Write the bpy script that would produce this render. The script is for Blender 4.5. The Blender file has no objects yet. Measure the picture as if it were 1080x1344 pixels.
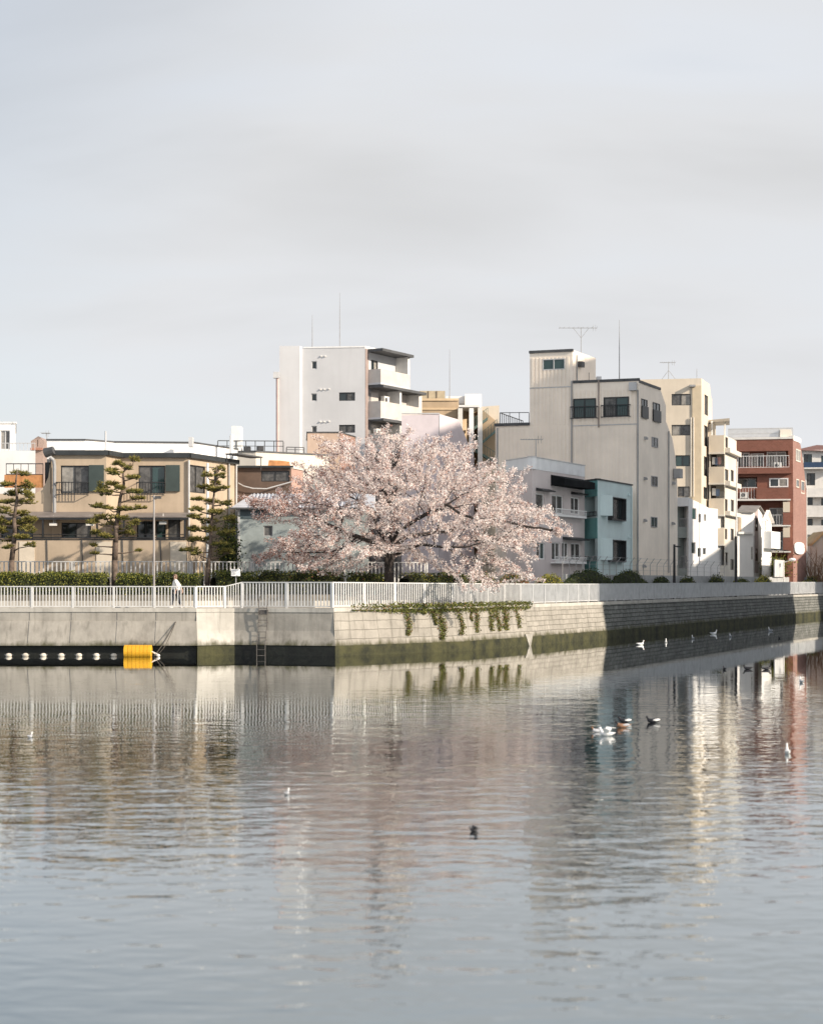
import bpy, bmesh, math, random
import numpy as np
from mathutils import Vector, Matrix, kdtree
random.seed(7)
R = math.radians
scene = bpy.context.scene
COL = scene.collection

# ---------------------------------------------------------------- camera
FPX, CAMH, CXP, HYP = 2250.0, 3.55, 540.0, 764.0      # focal length in photo pixels, eye height, horizon
cd = bpy.data.cameras.new("camera"); cam = bpy.data.objects.new("camera", cd); COL.objects.link(cam)
cam.location = (0, 0, CAMH); cam.rotation_euler = (R(90), 0, 0)
cd.sensor_fit = 'AUTO'; cd.sensor_width = 36; cd.lens = FPX / 1344 * 36
cd.shift_y = (HYP - 672) / 1344; cd.clip_start = 0.5; cd.clip_end = 6000
cd.dof.use_dof = True; cd.dof.focus_distance = 96; cd.dof.aperture_fstop = 1.25
scene.camera = cam

# ---------------------------------------------------------------- light
SUN_EL, SUN_AZ = 24.0, 118.0                            # degrees; azimuth clockwise from +Y (view direction)
sdir = Vector((math.sin(R(SUN_AZ)) * math.cos(R(SUN_EL)), math.cos(R(SUN_AZ)) * math.cos(R(SUN_EL)), math.sin(R(SUN_EL))))
sd = bpy.data.lights.new("sun", 'SUN'); sun = bpy.data.objects.new("sun", sd); COL.objects.link(sun)
sd.energy = 4.5; sd.angle = R(0.6); sd.color = (1.0, 0.87, 0.72)
sun.rotation_euler = (-sdir).to_track_quat('-Z', 'Y').to_euler(); sun.location = (60, -30, 60)

w = bpy.data.worlds.new("World"); scene.world = w; w.use_nodes = True
nt = w.node_tree; nt.nodes.clear()
def N(t, **k):
    n = nt.nodes.new(t)
    for a, b in k.items(): setattr(n, a, b)
    return n
L = lambda a, b: nt.links.new(a, b)
out = N('ShaderNodeOutputWorld'); mixs = N('ShaderNodeMixShader')
sky = N('ShaderNodeTexSky', sky_type='NISHITA', sun_disc=False, sun_elevation=R(SUN_EL), sun_rotation=R(SUN_AZ), dust_density=2.0, air_density=1.0)
bg1 = N('ShaderNodeBackground'); bg1.inputs[1].default_value = 0.11; L(sky.outputs[0], bg1.inputs[0])
bg2 = N('ShaderNodeBackground'); bg2.inputs[1].default_value = 0.74
tc = N('ShaderNodeTexCoord'); sep = N('ShaderNodeSeparateXYZ'); L(tc.outputs['Generated'], sep.inputs[0])
def math_n(op, a, b=None, clamp=False):
    n = N('ShaderNodeMath', operation=op, use_clamp=clamp)
    for i, v in enumerate((a, b)):
        if v is None: continue
        if isinstance(v, (int, float)): n.inputs[i].default_value = v
        else: L(v, n.inputs[i])
    return n.outputs[0]
zz = math_n('ADD', math_n('MAXIMUM', sep.outputs[2], 0.0), 0.22)
comb = N('ShaderNodeCombineXYZ'); L(math_n('DIVIDE', sep.outputs[0], zz), comb.inputs[0]); L(math_n('DIVIDE', sep.outputs[1], zz), comb.inputs[1])
mp = N('ShaderNodeMapping'); mp.inputs['Scale'].default_value = (0.8, 1.5, 1); mp.inputs['Rotation'].default_value = (0, 0, R(17)); mp.inputs['Location'].default_value = (3.1, 1.7, 0)
L(comb.outputs[0], mp.inputs[0])
nz = N('ShaderNodeTexNoise'); nz.inputs['Scale'].default_value = 1.25; nz.inputs['Detail'].default_value = 5; nz.inputs['Roughness'].default_value = 0.47; nz.inputs['Distortion'].default_value = 0.35
L(mp.outputs[0], nz.inputs['Vector'])
cover = N('ShaderNodeMapRange'); cover.inputs[1].default_value = 0.25; cover.inputs[2].default_value = 0.50; cover.inputs[3].default_value = 0.80; cover.inputs[4].default_value = 1.0
L(nz.outputs[0], cover.inputs[0])
# cloud brightness: thicker parts a little greyer, brighter round the veiled sun
thick = N('ShaderNodeMapRange'); thick.inputs[1].default_value = 0.35; thick.inputs[2].default_value = 0.68; thick.inputs[3].default_value = 0.0; thick.inputs[4].default_value = 1.0
L(nz.outputs[0], thick.inputs[0])
cmix = N('ShaderNodeMixRGB'); cmix.inputs[1].default_value = (0.752, 0.766, 0.792, 1); cmix.inputs[2].default_value = (0.585, 0.588, 0.594, 1)
elev = N('ShaderNodeMapRange'); elev.inputs[1].default_value = 0.05; elev.inputs[2].default_value = 0.26; elev.inputs[3].default_value = 0.25; elev.inputs[4].default_value = 1.0
L(sep.outputs[2], elev.inputs[0])
L(math_n('MULTIPLY', thick.outputs[0], elev.outputs[0]), cmix.inputs[0])
dot = N('ShaderNodeVectorMath', operation='DOT_PRODUCT'); L(tc.outputs['Generated'], dot.inputs[0]); dot.inputs[1].default_value = sdir
glow = math_n('POWER', math_n('MAXIMUM', dot.outputs['Value'], 0.0), 2.5)
gmul = math_n('ADD', math_n('MULTIPLY', glow, 0.15), 1.0)
# the sky behind the camera (south side) is brighter than the part in the picture
back = N('ShaderNodeMapRange'); back.inputs[1].default_value = 0.6; back.inputs[2].default_value = -0.8; back.inputs[3].default_value = 1.0; back.inputs[4].default_value = 1.55
L(sep.outputs[1], back.inputs[0])
vm = N('ShaderNodeVectorMath', operation='SCALE'); L(cmix.outputs[0], vm.inputs[0]); L(math_n('MULTIPLY', gmul, back.outputs[0]), vm.inputs['Scale'])
L(vm.outputs[0], bg2.inputs[0])
# thinner cloud overhead and towards the upper left: the blue shows through
thin1 = math_n('MINIMUM', math_n('MULTIPLY', math_n('MAXIMUM', math_n('SUBTRACT', math_n('SUBTRACT', math_n('MULTIPLY', sep.outputs[2], 1.2), math_n('MULTIPLY', sep.outputs[0], 1.5)), 0.40), 0.0), 0.9), 0.35)
thin2 = N('ShaderNodeMapRange'); thin2.inputs[1].default_value = 0.36; thin2.inputs[2].default_value = 0.85; thin2.inputs[3].default_value = 0.0; thin2.inputs[4].default_value = 0.6
L(sep.outputs[2], thin2.inputs[0])
cov = math_n('SUBTRACT', cover.outputs[0], math_n('MAXIMUM', thin1, thin2.outputs[0]), True)
L(cov, mixs.inputs[0]); L(bg1.outputs[0], mixs.inputs[1]); L(bg2.outputs[0], mixs.inputs[2]); L(mixs.outputs[0], out.inputs[0])

vs = scene.view_settings; vs.view_transform = 'Standard'; vs.look = 'None'; vs.exposure = 0.58; vs.gamma = 1.0
scene.cycles.max_bounces = 8; scene.cycles.use_denoising = True

# ---------------------------------------------------------------- helpers
def W(px, py, D): return Vector(((px - CXP) / FPX * D, D, CAMH - (py - HYP) / FPX * D))
def XY(px, D): return Vector(((px - CXP) / FPX * D, D))
def ZP(py, D): return CAMH - (py - HYP) / FPX * D
ORG = {}
def tag(o, label=None, cat=None, group=None, kind=None):
    if label: o['label'] = label
    if cat: o['category'] = cat
    if group: o['group'] = group
    if kind: o['kind'] = kind
    return o
def thing(name, label, cat, loc=(0, 0, 0), group=None):
    o = bpy.data.objects.new(name, None); COL.objects.link(o); o.location = loc; o.empty_display_size = 0.3
    ORG[o.name] = Vector(loc); return tag(o, label, cat, group)
def copy_tree(o, parent=None):
    c = o.copy(); COL.objects.link(c)
    if parent: c.parent = parent
    for ch in list(o.children): copy_tree(ch, c)
    return c
class MB:
    def __init__(s): s.v = []; s.f = []; s.m = []
    def add(s, vs, fs, m=0):
        b = len(s.v); s.v += [tuple(v) for v in vs]; s.f += [tuple(i + b for i in f) for f in fs]; s.m += [m] * len(fs); return s
    def quad(s, a, b, c, d, m=0): return s.add([a, b, c, d], [(0, 1, 2, 3)], m)
    def hexa(s, p, m=0):    # p: 4 bottom ccw, 4 top ccw
        return s.add(p, [(3, 2, 1, 0), (4, 5, 6, 7), (0, 1, 5, 4), (1, 2, 6, 5), (2, 3, 7, 6), (3, 0, 4, 7)], m)
    def box(s, x0, x1, y0, y1, z0, z1, m=0):
        return s.hexa([(x0, y0, z0), (x1, y0, z0), (x1, y1, z0), (x0, y1, z0), (x0, y0, z1), (x1, y0, z1), (x1, y1, z1), (x0, y1, z1)], m)
    def prism(s, pts, z0, z1, m=0, cap=True):
        n = len(pts); z1 = z1 if isinstance(z1, (list, tuple)) else [z1] * n
        vs = [(p[0], p[1], z0) for p in pts] + [(p[0], p[1], z1[i]) for i, p in enumerate(pts)]
        fs = [(i, (i + 1) % n, n + (i + 1) % n, n + i) for i in range(n)]
        if cap: fs += [tuple(range(n, 2 * n)), tuple(range(n - 1, -1, -1))]
        return s.add(vs, fs, m)
    def tube(s, p0, p1, r0, r1=None, n=6, m=0, cap=True):
        p0, p1 = Vector(p0), Vector(p1); r1 = r0 if r1 is None else r1
        d = p1 - p0
        if d.length < 1e-6: return s
        d.normalize(); a = d.cross(Vector((0, 0, 1)) if abs(d.z) < 0.9 else Vector((1, 0, 0))).normalized(); b = d.cross(a)
        vs = []
        for p, r in ((p0, r0), (p1, r1)):
            for k in range(n):
                t = 2 * math.pi * k / n; vs.append(p + a * (math.cos(t) * r) + b * (math.sin(t) * r))
        fs = [(k, (k + 1) % n, n + (k + 1) % n, n + k) for k in range(n)]
        if cap: fs += [tuple(range(n - 1, -1, -1)), tuple(range(n, 2 * n))]
        return s.add(vs, fs, m)
    def path(s, pts, rs, n=6, m=0):
        for i in range(len(pts) - 1):
            s.tube(pts[i], pts[i + 1], rs[i] if hasattr(rs, '__len__') else rs, rs[i + 1] if hasattr(rs, '__len__') else rs, n, m)
        return s
    def ellip(s, c, rx, ry, rz, nu=12, nv=8, m=0, rot=None):
        vs = []; c = Vector(c)
        for j in range(nv + 1):
            ph = math.pi * j / nv
            for i in range(nu):
                th = 2 * math.pi * i / nu
                p = Vector((rx * math.sin(ph) * math.cos(th), ry * math.sin(ph) * math.sin(th), rz * math.cos(ph)))
                vs.append(c + (rot @ p if rot else p))
        fs = [(j * nu + i, (j + 1) * nu + i, (j + 1) * nu + (i + 1) % nu, j * nu + (i + 1) % nu) for j in range(nv) for i in range(nu)]
        return s.add(vs, fs, m)
    def build(s, name, mats, parent=None, smooth=False):
        org = ORG[parent.name] if parent else Vector((0, 0, 0))
        me = bpy.data.meshes.new(name)
        me.from_pydata([(v[0] - org.x, v[1] - org.y, v[2] - org.z) for v in s.v], [], s.f)
        for mt in (mats if isinstance(mats, (list, tuple)) else [mats]): me.materials.append(mt)
        if any(s.m): me.polygons.foreach_set('material_index', s.m)
        if smooth: me.polygons.foreach_set('use_smooth', [True] * len(s.f))
        me.update()
        o = bpy.data.objects.new(name, me); COL.objects.link(o)
        if parent: o.parent = parent
        ORG[o.name] = org; return o

class Face:
    """vertical wall plane over the ground line A->B; outward normal to the right of A->B"""
    def __init__(s, A, B):
        s.A, s.B = Vector(A), Vector(B); s.d = s.B - s.A; s.len = s.d.length; s.u = s.d / s.len; s.n = Vector((s.u.y, -s.u.x))
    def at(s, px):      # distance along A->B met by the sight line through photo column px
        k = (px - CXP) / FPX      # X = k*Y
        return (k * s.A.y - s.A.x) / (s.u.x - k * s.u.y)
    def p(s, u, n, z): q = s.A + s.u * u + s.n * n; return Vector((q.x, q.y, z))
    def Y(s, px): return s.A.y + s.u.y * s.at(px)
    def z(s, px, py): return ZP(py, s.Y(px))
    def rect(s, x0, x1, y0, y1):      # photo rectangle -> u0,u1,z0,z1
        xm = (x0 + x1) / 2; return (s.at(x0), s.at(x1), s.z(xm, y1), s.z(xm, y0))
    def box(s, mb, u0, u1, n0, n1, z0, z1, m=0):
        P = s.p
        return mb.hexa([P(u0, n1, z0), P(u1, n1, z0), P(u1, n0, z0), P(u0, n0, z0), P(u0, n1, z1), P(u1, n1, z1), P(u1, n0, z1), P(u0, n0, z1)], m)

# ---------------------------------------------------------------- materials
_M = {}
def tide(t, colout, b):
    """ragged dark-green tide stain and drip marks low on a quay wall"""
    geo = t.nodes.new('ShaderNodeNewGeometry'); sp = t.nodes.new('ShaderNodeSeparateXYZ'); t.links.new(geo.outputs['Position'], sp.inputs[0])
    mpn = t.nodes.new('ShaderNodeMapping'); mpn.inputs['Scale'].default_value = (1.6, 1.6, 0.5); t.links.new(geo.outputs['Position'], mpn.inputs[0])
    n = t.nodes.new('ShaderNodeTexNoise'); n.inputs['Scale'].default_value = 1.5; n.inputs['Detail'].default_value = 7; n.inputs['Roughness'].default_value = 0.65; t.links.new(mpn.outputs[0], n.inputs['Vector'])
    m1 = t.nodes.new('ShaderNodeMath'); m1.operation = 'MULTIPLY_ADD'; m1.inputs[1].default_value = -0.9; t.links.new(n.outputs[0], m1.inputs[0]); t.links.new(sp.outputs[2], m1.inputs[2])
    r1 = t.nodes.new('ShaderNodeMapRange'); r1.inputs[1].default_value = 0.02; r1.inputs[2].default_value = 0.30; r1.inputs[3].default_value = 0.92; r1.inputs[4].default_value = 0.0; t.links.new(m1.outputs[0], r1.inputs[0])
    mx = t.nodes.new('ShaderNodeMixRGB'); mx.inputs[2].default_value = (0.062, 0.060, 0.030, 1); t.links.new(r1.outputs[0], mx.inputs[0]); t.links.new(colout, mx.inputs[1])
    # drips and patches from the coping downwards
    mp2 = t.nodes.new('ShaderNodeMapping'); mp2.inputs['Scale'].default_value = (3.0, 3.0, 0.22); t.links.new(geo.outputs['Position'], mp2.inputs[0])
    n2 = t.nodes.new('ShaderNodeTexNoise'); n2.inputs['Scale'].default_value = 1.3; n2.inputs['Detail'].default_value = 5; t.links.new(mp2.outputs[0], n2.inputs['Vector'])
    r2 = t.nodes.new('ShaderNodeMapRange'); r2.inputs[1].default_value = 0.54; r2.inputs[2].default_value = 0.74; r2.inputs[3].default_value = 0.0; r2.inputs[4].default_value = 0.5; t.links.new(n2.outputs[0], r2.inputs[0])
    m2 = t.nodes.new('ShaderNodeMixRGB'); m2.inputs[2].default_value = (0.10, 0.092, 0.075, 1); t.links.new(r2.outputs[0], m2.inputs[0]); t.links.new(mx.outputs[0], m2.inputs[1])
    return m2.outputs[0]
def mat(name, col, rough=0.75, var=0.10, scale=1.2, streak=0.0, metal=0.0, bump=0.0, bscale=8.0, spec=0.4, col2=None, wet=False):
    if name in _M: return _M[name]
    m = bpy.data.materials.new(name); m.use_nodes = True; t = m.node_tree; b = t.nodes['Principled BSDF']; _M[name] = m
    b.inputs['Roughness'].default_value = rough; b.inputs['Metallic'].default_value = metal; b.inputs['Specular IOR Level'].default_value = spec
    tcn = t.nodes.new('ShaderNodeTexCoord'); geo = t.nodes.new('ShaderNodeNewGeometry')
    pos = geo.outputs['Position']
    n1 = t.nodes.new('ShaderNodeTexNoise'); n1.inputs['Scale'].default_value = scale; n1.inputs['Detail'].default_value = 6; n1.inputs['Roughness'].default_value = 0.62
    t.links.new(pos, n1.inputs['Vector'])
    c = Vector(col); lo = col2 if col2 else tuple(c * (1 - 1.6 * var)); hi = tuple(min(1, x * (1 + var)) for x in col)
    rp = t.nodes.new('ShaderNodeValToRGB'); rp.color_ramp.elements[0].position = 0.34; rp.color_ramp.elements[1].position = 0.62
    rp.color_ramp.elements[0].color = (*lo, 1); rp.color_ramp.elements[1].color = (*hi, 1)
    t.links.new(n1.outputs[0], rp.inputs[0]); colout = rp.outputs[0]
    if streak > 0:      # rain streaks: noise drawn out along z
        mpn = t.nodes.new('ShaderNodeMapping'); mpn.inputs['Scale'].default_value = (2.2, 2.2, 0.16); t.links.new(pos, mpn.inputs[0])
        n2 = t.nodes.new('ShaderNodeTexNoise'); n2.inputs['Scale'].default_value = 1.6; n2.inputs['Detail'].default_value = 4; t.links.new(mpn.outputs[0], n2.inputs['Vector'])
        r2 = t.nodes.new('ShaderNodeMapRange'); r2.inputs[1].default_value = 0.5; r2.inputs[2].default_value = 0.8; r2.inputs[3].default_value = 0; r2.inputs[4].default_value = streak
        t.links.new(n2.outputs[0], r2.inputs[0])
        mx = t.nodes.new('ShaderNodeMixRGB'); mx.blend_type = 'MIX'; mx.inputs[2].default_value = (col[0] * 0.35, col[1] * 0.34, col[2] * 0.32, 1)
        t.links.new(r2.outputs[0], mx.inputs[0]); t.links.new(colout, mx.inputs[1]); colout = mx.outputs[0]
    if wet: colout = tide(t, colout, b)
    t.links.new(colout, b.inputs['Base Color'])
    if bump > 0:
        n3 = t.nodes.new('ShaderNodeTexNoise'); n3.inputs['Scale'].default_value = bscale; n3.inputs['Detail'].default_value = 5; t.links.new(pos, n3.inputs['Vector'])
        bp = t.nodes.new('ShaderNodeBump'); bp.inputs['Strength'].default_value = 0.6; bp.inputs['Distance'].default_value = bump
        t.links.new(n3.outputs[0], bp.inputs['Height']); t.links.new(bp.outputs[0], b.inputs['Normal'])
    return m
def leafmat(name, c1, c2, trans=0.3, rough=0.6):
    m = bpy.data.materials.new(name); m.use_nodes = True; t = m.node_tree; b = t.nodes['Principled BSDF']; o = t.nodes['Material Output']
    geo = t.nodes.new('ShaderNodeNewGeometry'); rp = t.nodes.new('ShaderNodeValToRGB')
    rp.color_ramp.elements[0].color = (*c1, 1); rp.color_ramp.elements[1].color = (*c2, 1)
    t.links.new(geo.outputs['Random Per Island'], rp.inputs[0]); t.links.new(rp.outputs[0], b.inputs['Base Color'])
    b.inputs['Roughness'].default_value = rough; b.inputs['Specular IOR Level'].default_value = 0.25
    tr = t.nodes.new('ShaderNodeBsdfTranslucent'); t.links.new(rp.outputs[0], tr.inputs[0])
    mx = t.nodes.new('ShaderNodeMixShader'); mx.inputs[0].default_value = trans
    t.links.new(b.outputs[0], mx.inputs[1]); t.links.new(tr.outputs[0], mx.inputs[2]); t.links.new(mx.outputs[0], o.inputs[0]); return m
def masonry(name, ang, bw, bh, c1, c2, mortar, off=0.5, msize=0.02, bump=0.02, stain=0.5):
    m = bpy.data.materials.new(name); m.use_nodes = True; t = m.node_tree; b = t.nodes['Principled BSDF']; b.inputs['Roughness'].default_value = 0.9; b.inputs['Specular IOR Level'].default_value = 0.2
    geo = t.nodes.new('ShaderNodeNewGeometry'); mpn = t.nodes.new('ShaderNodeMapping'); mpn.vector_type = 'POINT'; mpn.inputs['Rotation'].default_value = (0, 0, -ang)
    t.links.new(geo.outputs['Position'], mpn.inputs[0]); sp = t.nodes.new('ShaderNodeSeparateXYZ'); t.links.new(mpn.outputs[0], sp.inputs[0])
    cb = t.nodes.new('ShaderNodeCombineXYZ'); t.links.new(sp.outputs[0], cb.inputs[0]); t.links.new(sp.outputs[2], cb.inputs[1])
    nzw = t.nodes.new('ShaderNodeTexNoise'); nzw.inputs['Scale'].default_value = 1.3; t.links.new(geo.outputs['Position'], nzw.inputs['Vector'])
    va = t.nodes.new('ShaderNodeVectorMath'); va.operation = 'MULTIPLY_ADD'; va.inputs[1].default_value = (0.10, 0.10, 0); t.links.new(nzw.outputs['Color'], va.inputs[0]); t.links.new(cb.outputs[0], va.inputs[2])
    br = t.nodes.new('ShaderNodeTexBrick'); br.offset = off; br.inputs['Scale'].default_value = 1; br.inputs['Brick Width'].default_value = bw; br.inputs['Row Height'].default_value = bh
    br.inputs['Mortar Size'].default_value = msize; br.inputs['Mortar Smooth'].default_value = 0.3; br.inputs['Color1'].default_value = (*c1, 1); br.inputs['Color2'].default_value = (*c2, 1); br.inputs['Mortar'].default_value = (*mortar, 1)
    t.links.new(va.outputs[0], br.inputs['Vector'])
    n1 = t.nodes.new('ShaderNodeTexNoise'); n1.inputs['Scale'].default_value = 0.9; n1.inputs['Detail'].default_value = 8; n1.inputs['Roughness'].default_value = 0.7; t.links.new(geo.outputs['Position'], n1.inputs['Vector'])
    rg = t.nodes.new('ShaderNodeMapRange'); rg.inputs[1].default_value = 0.35; rg.inputs[2].default_value = 0.7; rg.inputs[3].default_value = 1.0; rg.inputs[4].default_value = 1 - stain * 0.6; t.links.new(n1.outputs[0], rg.inputs[0])
    ml = t.nodes.new('ShaderNodeVectorMath'); ml.operation = 'SCALE'; t.links.new(br.outputs[0], ml.inputs[0]); t.links.new(rg.outputs[0], ml.inputs['Scale'])
    t.links.new(tide(t, ml.outputs[0], b) if name.startswith('quay') else ml.outputs[0], b.inputs['Base Color'])
    iv = t.nodes.new('ShaderNodeMath'); iv.operation = 'MULTIPLY_ADD'; iv.inputs[1].default_value = -1.0; t.links.new(br.outputs['Fac'], iv.inputs[0]); 
    n4 = t.nodes.new('ShaderNodeTexNoise'); n4.inputs['Scale'].default_value = 5; n4.inputs['Detail'].default_value = 4; t.links.new(geo.outputs['Position'], n4.inputs['Vector']); t.links.new(n4.outputs[0], iv.inputs[2])
    bp = t.nodes.new('ShaderNodeBump'); bp.inputs['Distance'].default_value = bump; bp.inputs['Strength'].default_value = 0.8; t.links.new(iv.outputs[0], bp.inputs['Height']); t.links.new(bp.outputs[0], b.inputs['Normal'])
    return m
def glassmat(name, col, rough=0.06):
    return mat(name, col, rough=rough, var=0.15, scale=0.6, spec=0.5)
white = mat('white_paint', (0.80, 0.80, 0.79), 0.5, 0.04)
railwhite = mat('rail_white', (0.53, 0.53, 0.52), 0.45, 0.06, 3.0)
railgrey = mat('rail_weathered', (0.45, 0.46, 0.465), 0.6, 0.08, 2.0)
offwhite = mat('off_white', (0.72, 0.70, 0.66), 0.7, 0.06, streak=0.15)
black = mat('black_metal', (0.022, 0.023, 0.025), 0.45, 0.2)
darkgrey = mat('dark_grey', (0.07, 0.072, 0.075), 0.6, 0.15)
grey = mat('grey_metal', (0.30, 0.30, 0.30), 0.5, 0.1)
lightgrey = mat('light_grey', (0.5, 0.5, 0.5), 0.6, 0.08)
glass_d = glassmat('dark_glass', (0.018, 0.026, 0.028))
glass_t = glassmat('teal_glass', (0.028, 0.060, 0.060))
curtain = mat('curtained_glass', (0.27, 0.255, 0.23), 0.25, 0.2, 3.0)
curtain_d = mat('net_curtain_glass', (0.085, 0.083, 0.08), 0.2, 0.35, 3.0)
shutter = mat('shutter_green_grey', (0.045, 0.062, 0.058), 0.5, 0.1)
PANE = {'d': glass_d, 't': glass_t, 'c': curtain, 'n': curtain_d, 's': shutter}

# ---------------------------------------------------------------- building kit
def bars(face, mb, u0, u1, z0, z1, n0, n1, w):
    face.box(mb, u0, u0 + w, n0, n1, z0, z1); face.box(mb, u1 - w, u1, n0, n1, z0, z1)
    face.box(mb, u0 + w, u1 - w, n0, n1, z0, z0 + w); face.box(mb, u0 + w, u1 - w, n0, n1, z1 - w, z1)
def window(root, face, rect, spec='dd', frame=black, proud=False, sill=None, w=0.06, recess=0.12, px=True):
    u0, u1, z0, z1 = face.rect(*rect) if px else rect
    nb = 0.012 if proud else -recess        # glass plane
    nf = 0.055 if proud else -recess + 0.05
    mb = MB(); bars(face, mb, u0, u1, z0, z1, nb - 0.01 if not proud else 0.002, nf, w)
    n = len(spec); us = [u0 + (u1 - u0) * i / n for i in range(n + 1)]
    for i in range(1, n): face.box(mb, us[i] - w / 2, us[i] + w / 2, nb + 0.004, nf - 0.004, z0 + w, z1 - w)
    fr = mb.build('window', frame, root)
    for i, ch in enumerate(spec):
        pb = MB(); a = us[i] + w * 0.5; b = us[i + 1] - w * 0.5
        pb.quad(face.p(a, nb + 0.002 * (i % 2), z0 + w * .5), face.p(b, nb + 0.002 * (i % 2), z0 + w * .5), face.p(b, nb + 0.002 * (i % 2), z1 - w * .5), face.p(a, nb + 0.002 * (i % 2), z1 - w * .5))
        pb.build('pane', PANE[ch], fr)
    if sill:
        sb = MB(); face.box(sb, u0 - 0.05, u1 + 0.05, 0.003, 0.10, z0 - 0.07, z0 - 0.005); sb.build('sill', sill, fr)
    return fr
def wall_cut(mb, face, z0, z1, holes, recess=0.12):
    """wall face with rectangular holes (u0,u1,z0,z1) and their reveals"""
    us = sorted({0.0, face.len, *[h[0] for h in holes], *[h[1] for h in holes]}); zs = sorted({z0, z1, *[h[2] for h in holes], *[h[3] for h in holes]})
    for i in range(len(us) - 1):
        for j in range(len(zs) - 1):
            uc, zc = (us[i] + us[i + 1]) / 2, (zs[j] + zs[j + 1]) / 2
            if any(h[0] < uc < h[1] and h[2] < zc < h[3] for h in holes): continue
            mb.quad(face.p(us[i], 0, zs[j]), face.p(us[i + 1], 0, zs[j]), face.p(us[i + 1], 0, zs[j + 1]), face.p(us[i], 0, zs[j + 1]))
    for a, b, c, d, *rc in holes:
        r = rc[0] if rc else recess; P = face.p
        mb.quad(P(a, 0, c), P(a, -r, c), P(a, -r, d), P(a, 0, d)); mb.quad(P(b, -r, c), P(b, 0, c), P(b, 0, d), P(b, -r, d))
        mb.quad(P(a, 0, d), P(a, -r, d), P(b, -r, d), P(b, 0, d)); mb.quad(P(a, -r, c), P(a, 0, c), P(b, 0, c), P(b, -r, c))
        if rc: mb.quad(P(a, -r, c), P(b, -r, c), P(b, -r, d), P(a, -r, d))
def block(root, pts, z0, z1, wm, wins=(), roofm=None, coping=None, name='wall', deep=(), frame=black, roofname='roof', ctop=0.12):
    """walls over a footprint (pts as X,Y, counter-clockwise); wins = (face index, (x0,x1,y0,y1), spec[, frame])"""
    faces = [Face(pts[i], pts[(i + 1) % len(pts)]) for i in range(len(pts))]
    mb = MB()
    for i, f in enumerate(faces):
        hs = [f.rect(*wn[1]) for wn in wins if wn[0] == i] + [(*f.rect(*d[1]), d[2]) for d in deep if d[0] == i]
        hs = [(max(0.02, h[0]), min(f.len - 0.02, h[1]), max(z0 + 0.02, h[2]), min(z1 - 0.02, h[3]), *h[4:]) for h in hs]
        wall_cut(mb, f, z0, z1, hs)
    wall = mb.build(name, wm, root)
    rb = MB(); rb.add([(p[0], p[1], z1 - 0.02) for p in pts], [tuple(range(len(pts)))]); rb.build(roofname, roofm or lightgrey, root)
    if coping:
        cb = MB()
        for f in faces: f.box(cb, -0.06, f.len + 0.06, -0.16, 0.06, z1 + 0.002, z1 + ctop)
        cb.build('coping', coping, root)
    for wn in wins: window(root, faces[wn[0]], wn[1], wn[2], wn[3] if len(wn) > 3 else frame)
    return faces, wall
def balcony(root, face, u0, u1, z0, z1, depth, m, slabm=None, slab=0.16, wall_t=0.12):
    mb = MB(); face.box(mb, u0, u1, depth - wall_t, depth, z0, z1); face.box(mb, u0, u0 + wall_t, 0.004, depth - wall_t, z0, z1); face.box(mb, u1 - wall_t, u1, 0.004, depth - wall_t, z0, z1)
    b = mb.build('balcony', m, root); sb = MB(); face.box(sb, u0 - 0.01, u1 + 0.01, 0.004, depth + 0.01, z0 - slab, z0 - 0.002); sb.build('floor_slab', slabm or m, b); return b
def railing(root, face, u0, u1, z0, z1, n, m, pitch=0.15, name='railing', t=0.03, mid=False):
    mb = MB(); face.box(mb, u0, u1, n - t, n + t, z1 - 0.05, z1); face.box(mb, u0, u1, n - t * .8, n + t * .8, z0, z0 + 0.04)
    k = max(2, int((u1 - u0) / pitch))
    for i in range(k + 1):
        u = u0 + (u1 - u0 - 0.03) * i / k; face.box(mb, u, u + 0.03, n - 0.012, n + 0.012, z0 + 0.04, z1 - 0.05)
    if mid: face.box(mb, u0, u1, n - t * .6, n + t * .6, (z0 + z1) / 2 - .02, (z0 + z1) / 2 + .02)
    return mb.build(name, m, root)
def pipe(root, face, px, y0, y1, m, n=0.08, r=0.045, name='drainpipe'):
    u = face.at(px); mb = MB(); mb.tube(face.p(u, n, face.z(px, y1)), face.p(u, n, face.z(px, y0)), r, r, 6); return mb.build(name, m, root)
def hood(root, face, px, py, m=lightgrey, s=0.14):
    u, z = face.at(px), face.z(px, py); mb = MB(); face.box(mb, u - s, u + s, 0.003, s, z - s * .7, z + s * .7); face.box(mb, u - s * .6, u + s * .6, s + 0.001, s * 1.6, z - s * .7, z + s * .2); return mb.build('vent_hood', m, root)
# ================================================================ SETTING
# quay line in plan (photo column, depth) -> X,Y
QL = [(-120, 82.7), (258, 82.7), (308, 83.7), (438, 82.3), (600, 88.3), (688, 95.7), (790, 108), (1040, 166), (1072, 176), (1120, 190)]
Q = [XY(*q) for q in QL]
qd = (Q[-1] - Q[-2]).normalized()
Q_end = Q[-1] + qd * 500
def offs(pts, d):       # offset an open plan line inland (left of travel) by d
    r = []
    for i, p in enumerate(pts):
        a = (pts[i] - pts[i - 1]).normalized() if i else (pts[1] - pts[0]).normalized()
        b = (pts[i + 1] - pts[i]).normalized() if i < len(pts) - 1 else a
        t = (a + b).normalized(); n = Vector((-t.y, t.x)); di = d[i] if hasattr(d, '__len__') else d; r.append(p + n * di / max(0.5, t.dot(b)))
    return r
def plus(c): return [w_ + c for w_ in (4.0, 4.0, 4.0, 4.0, 4.0, 3.0, 2.4, 2.4, 2.4, 2.4)]      # walkway width along the quay
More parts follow.
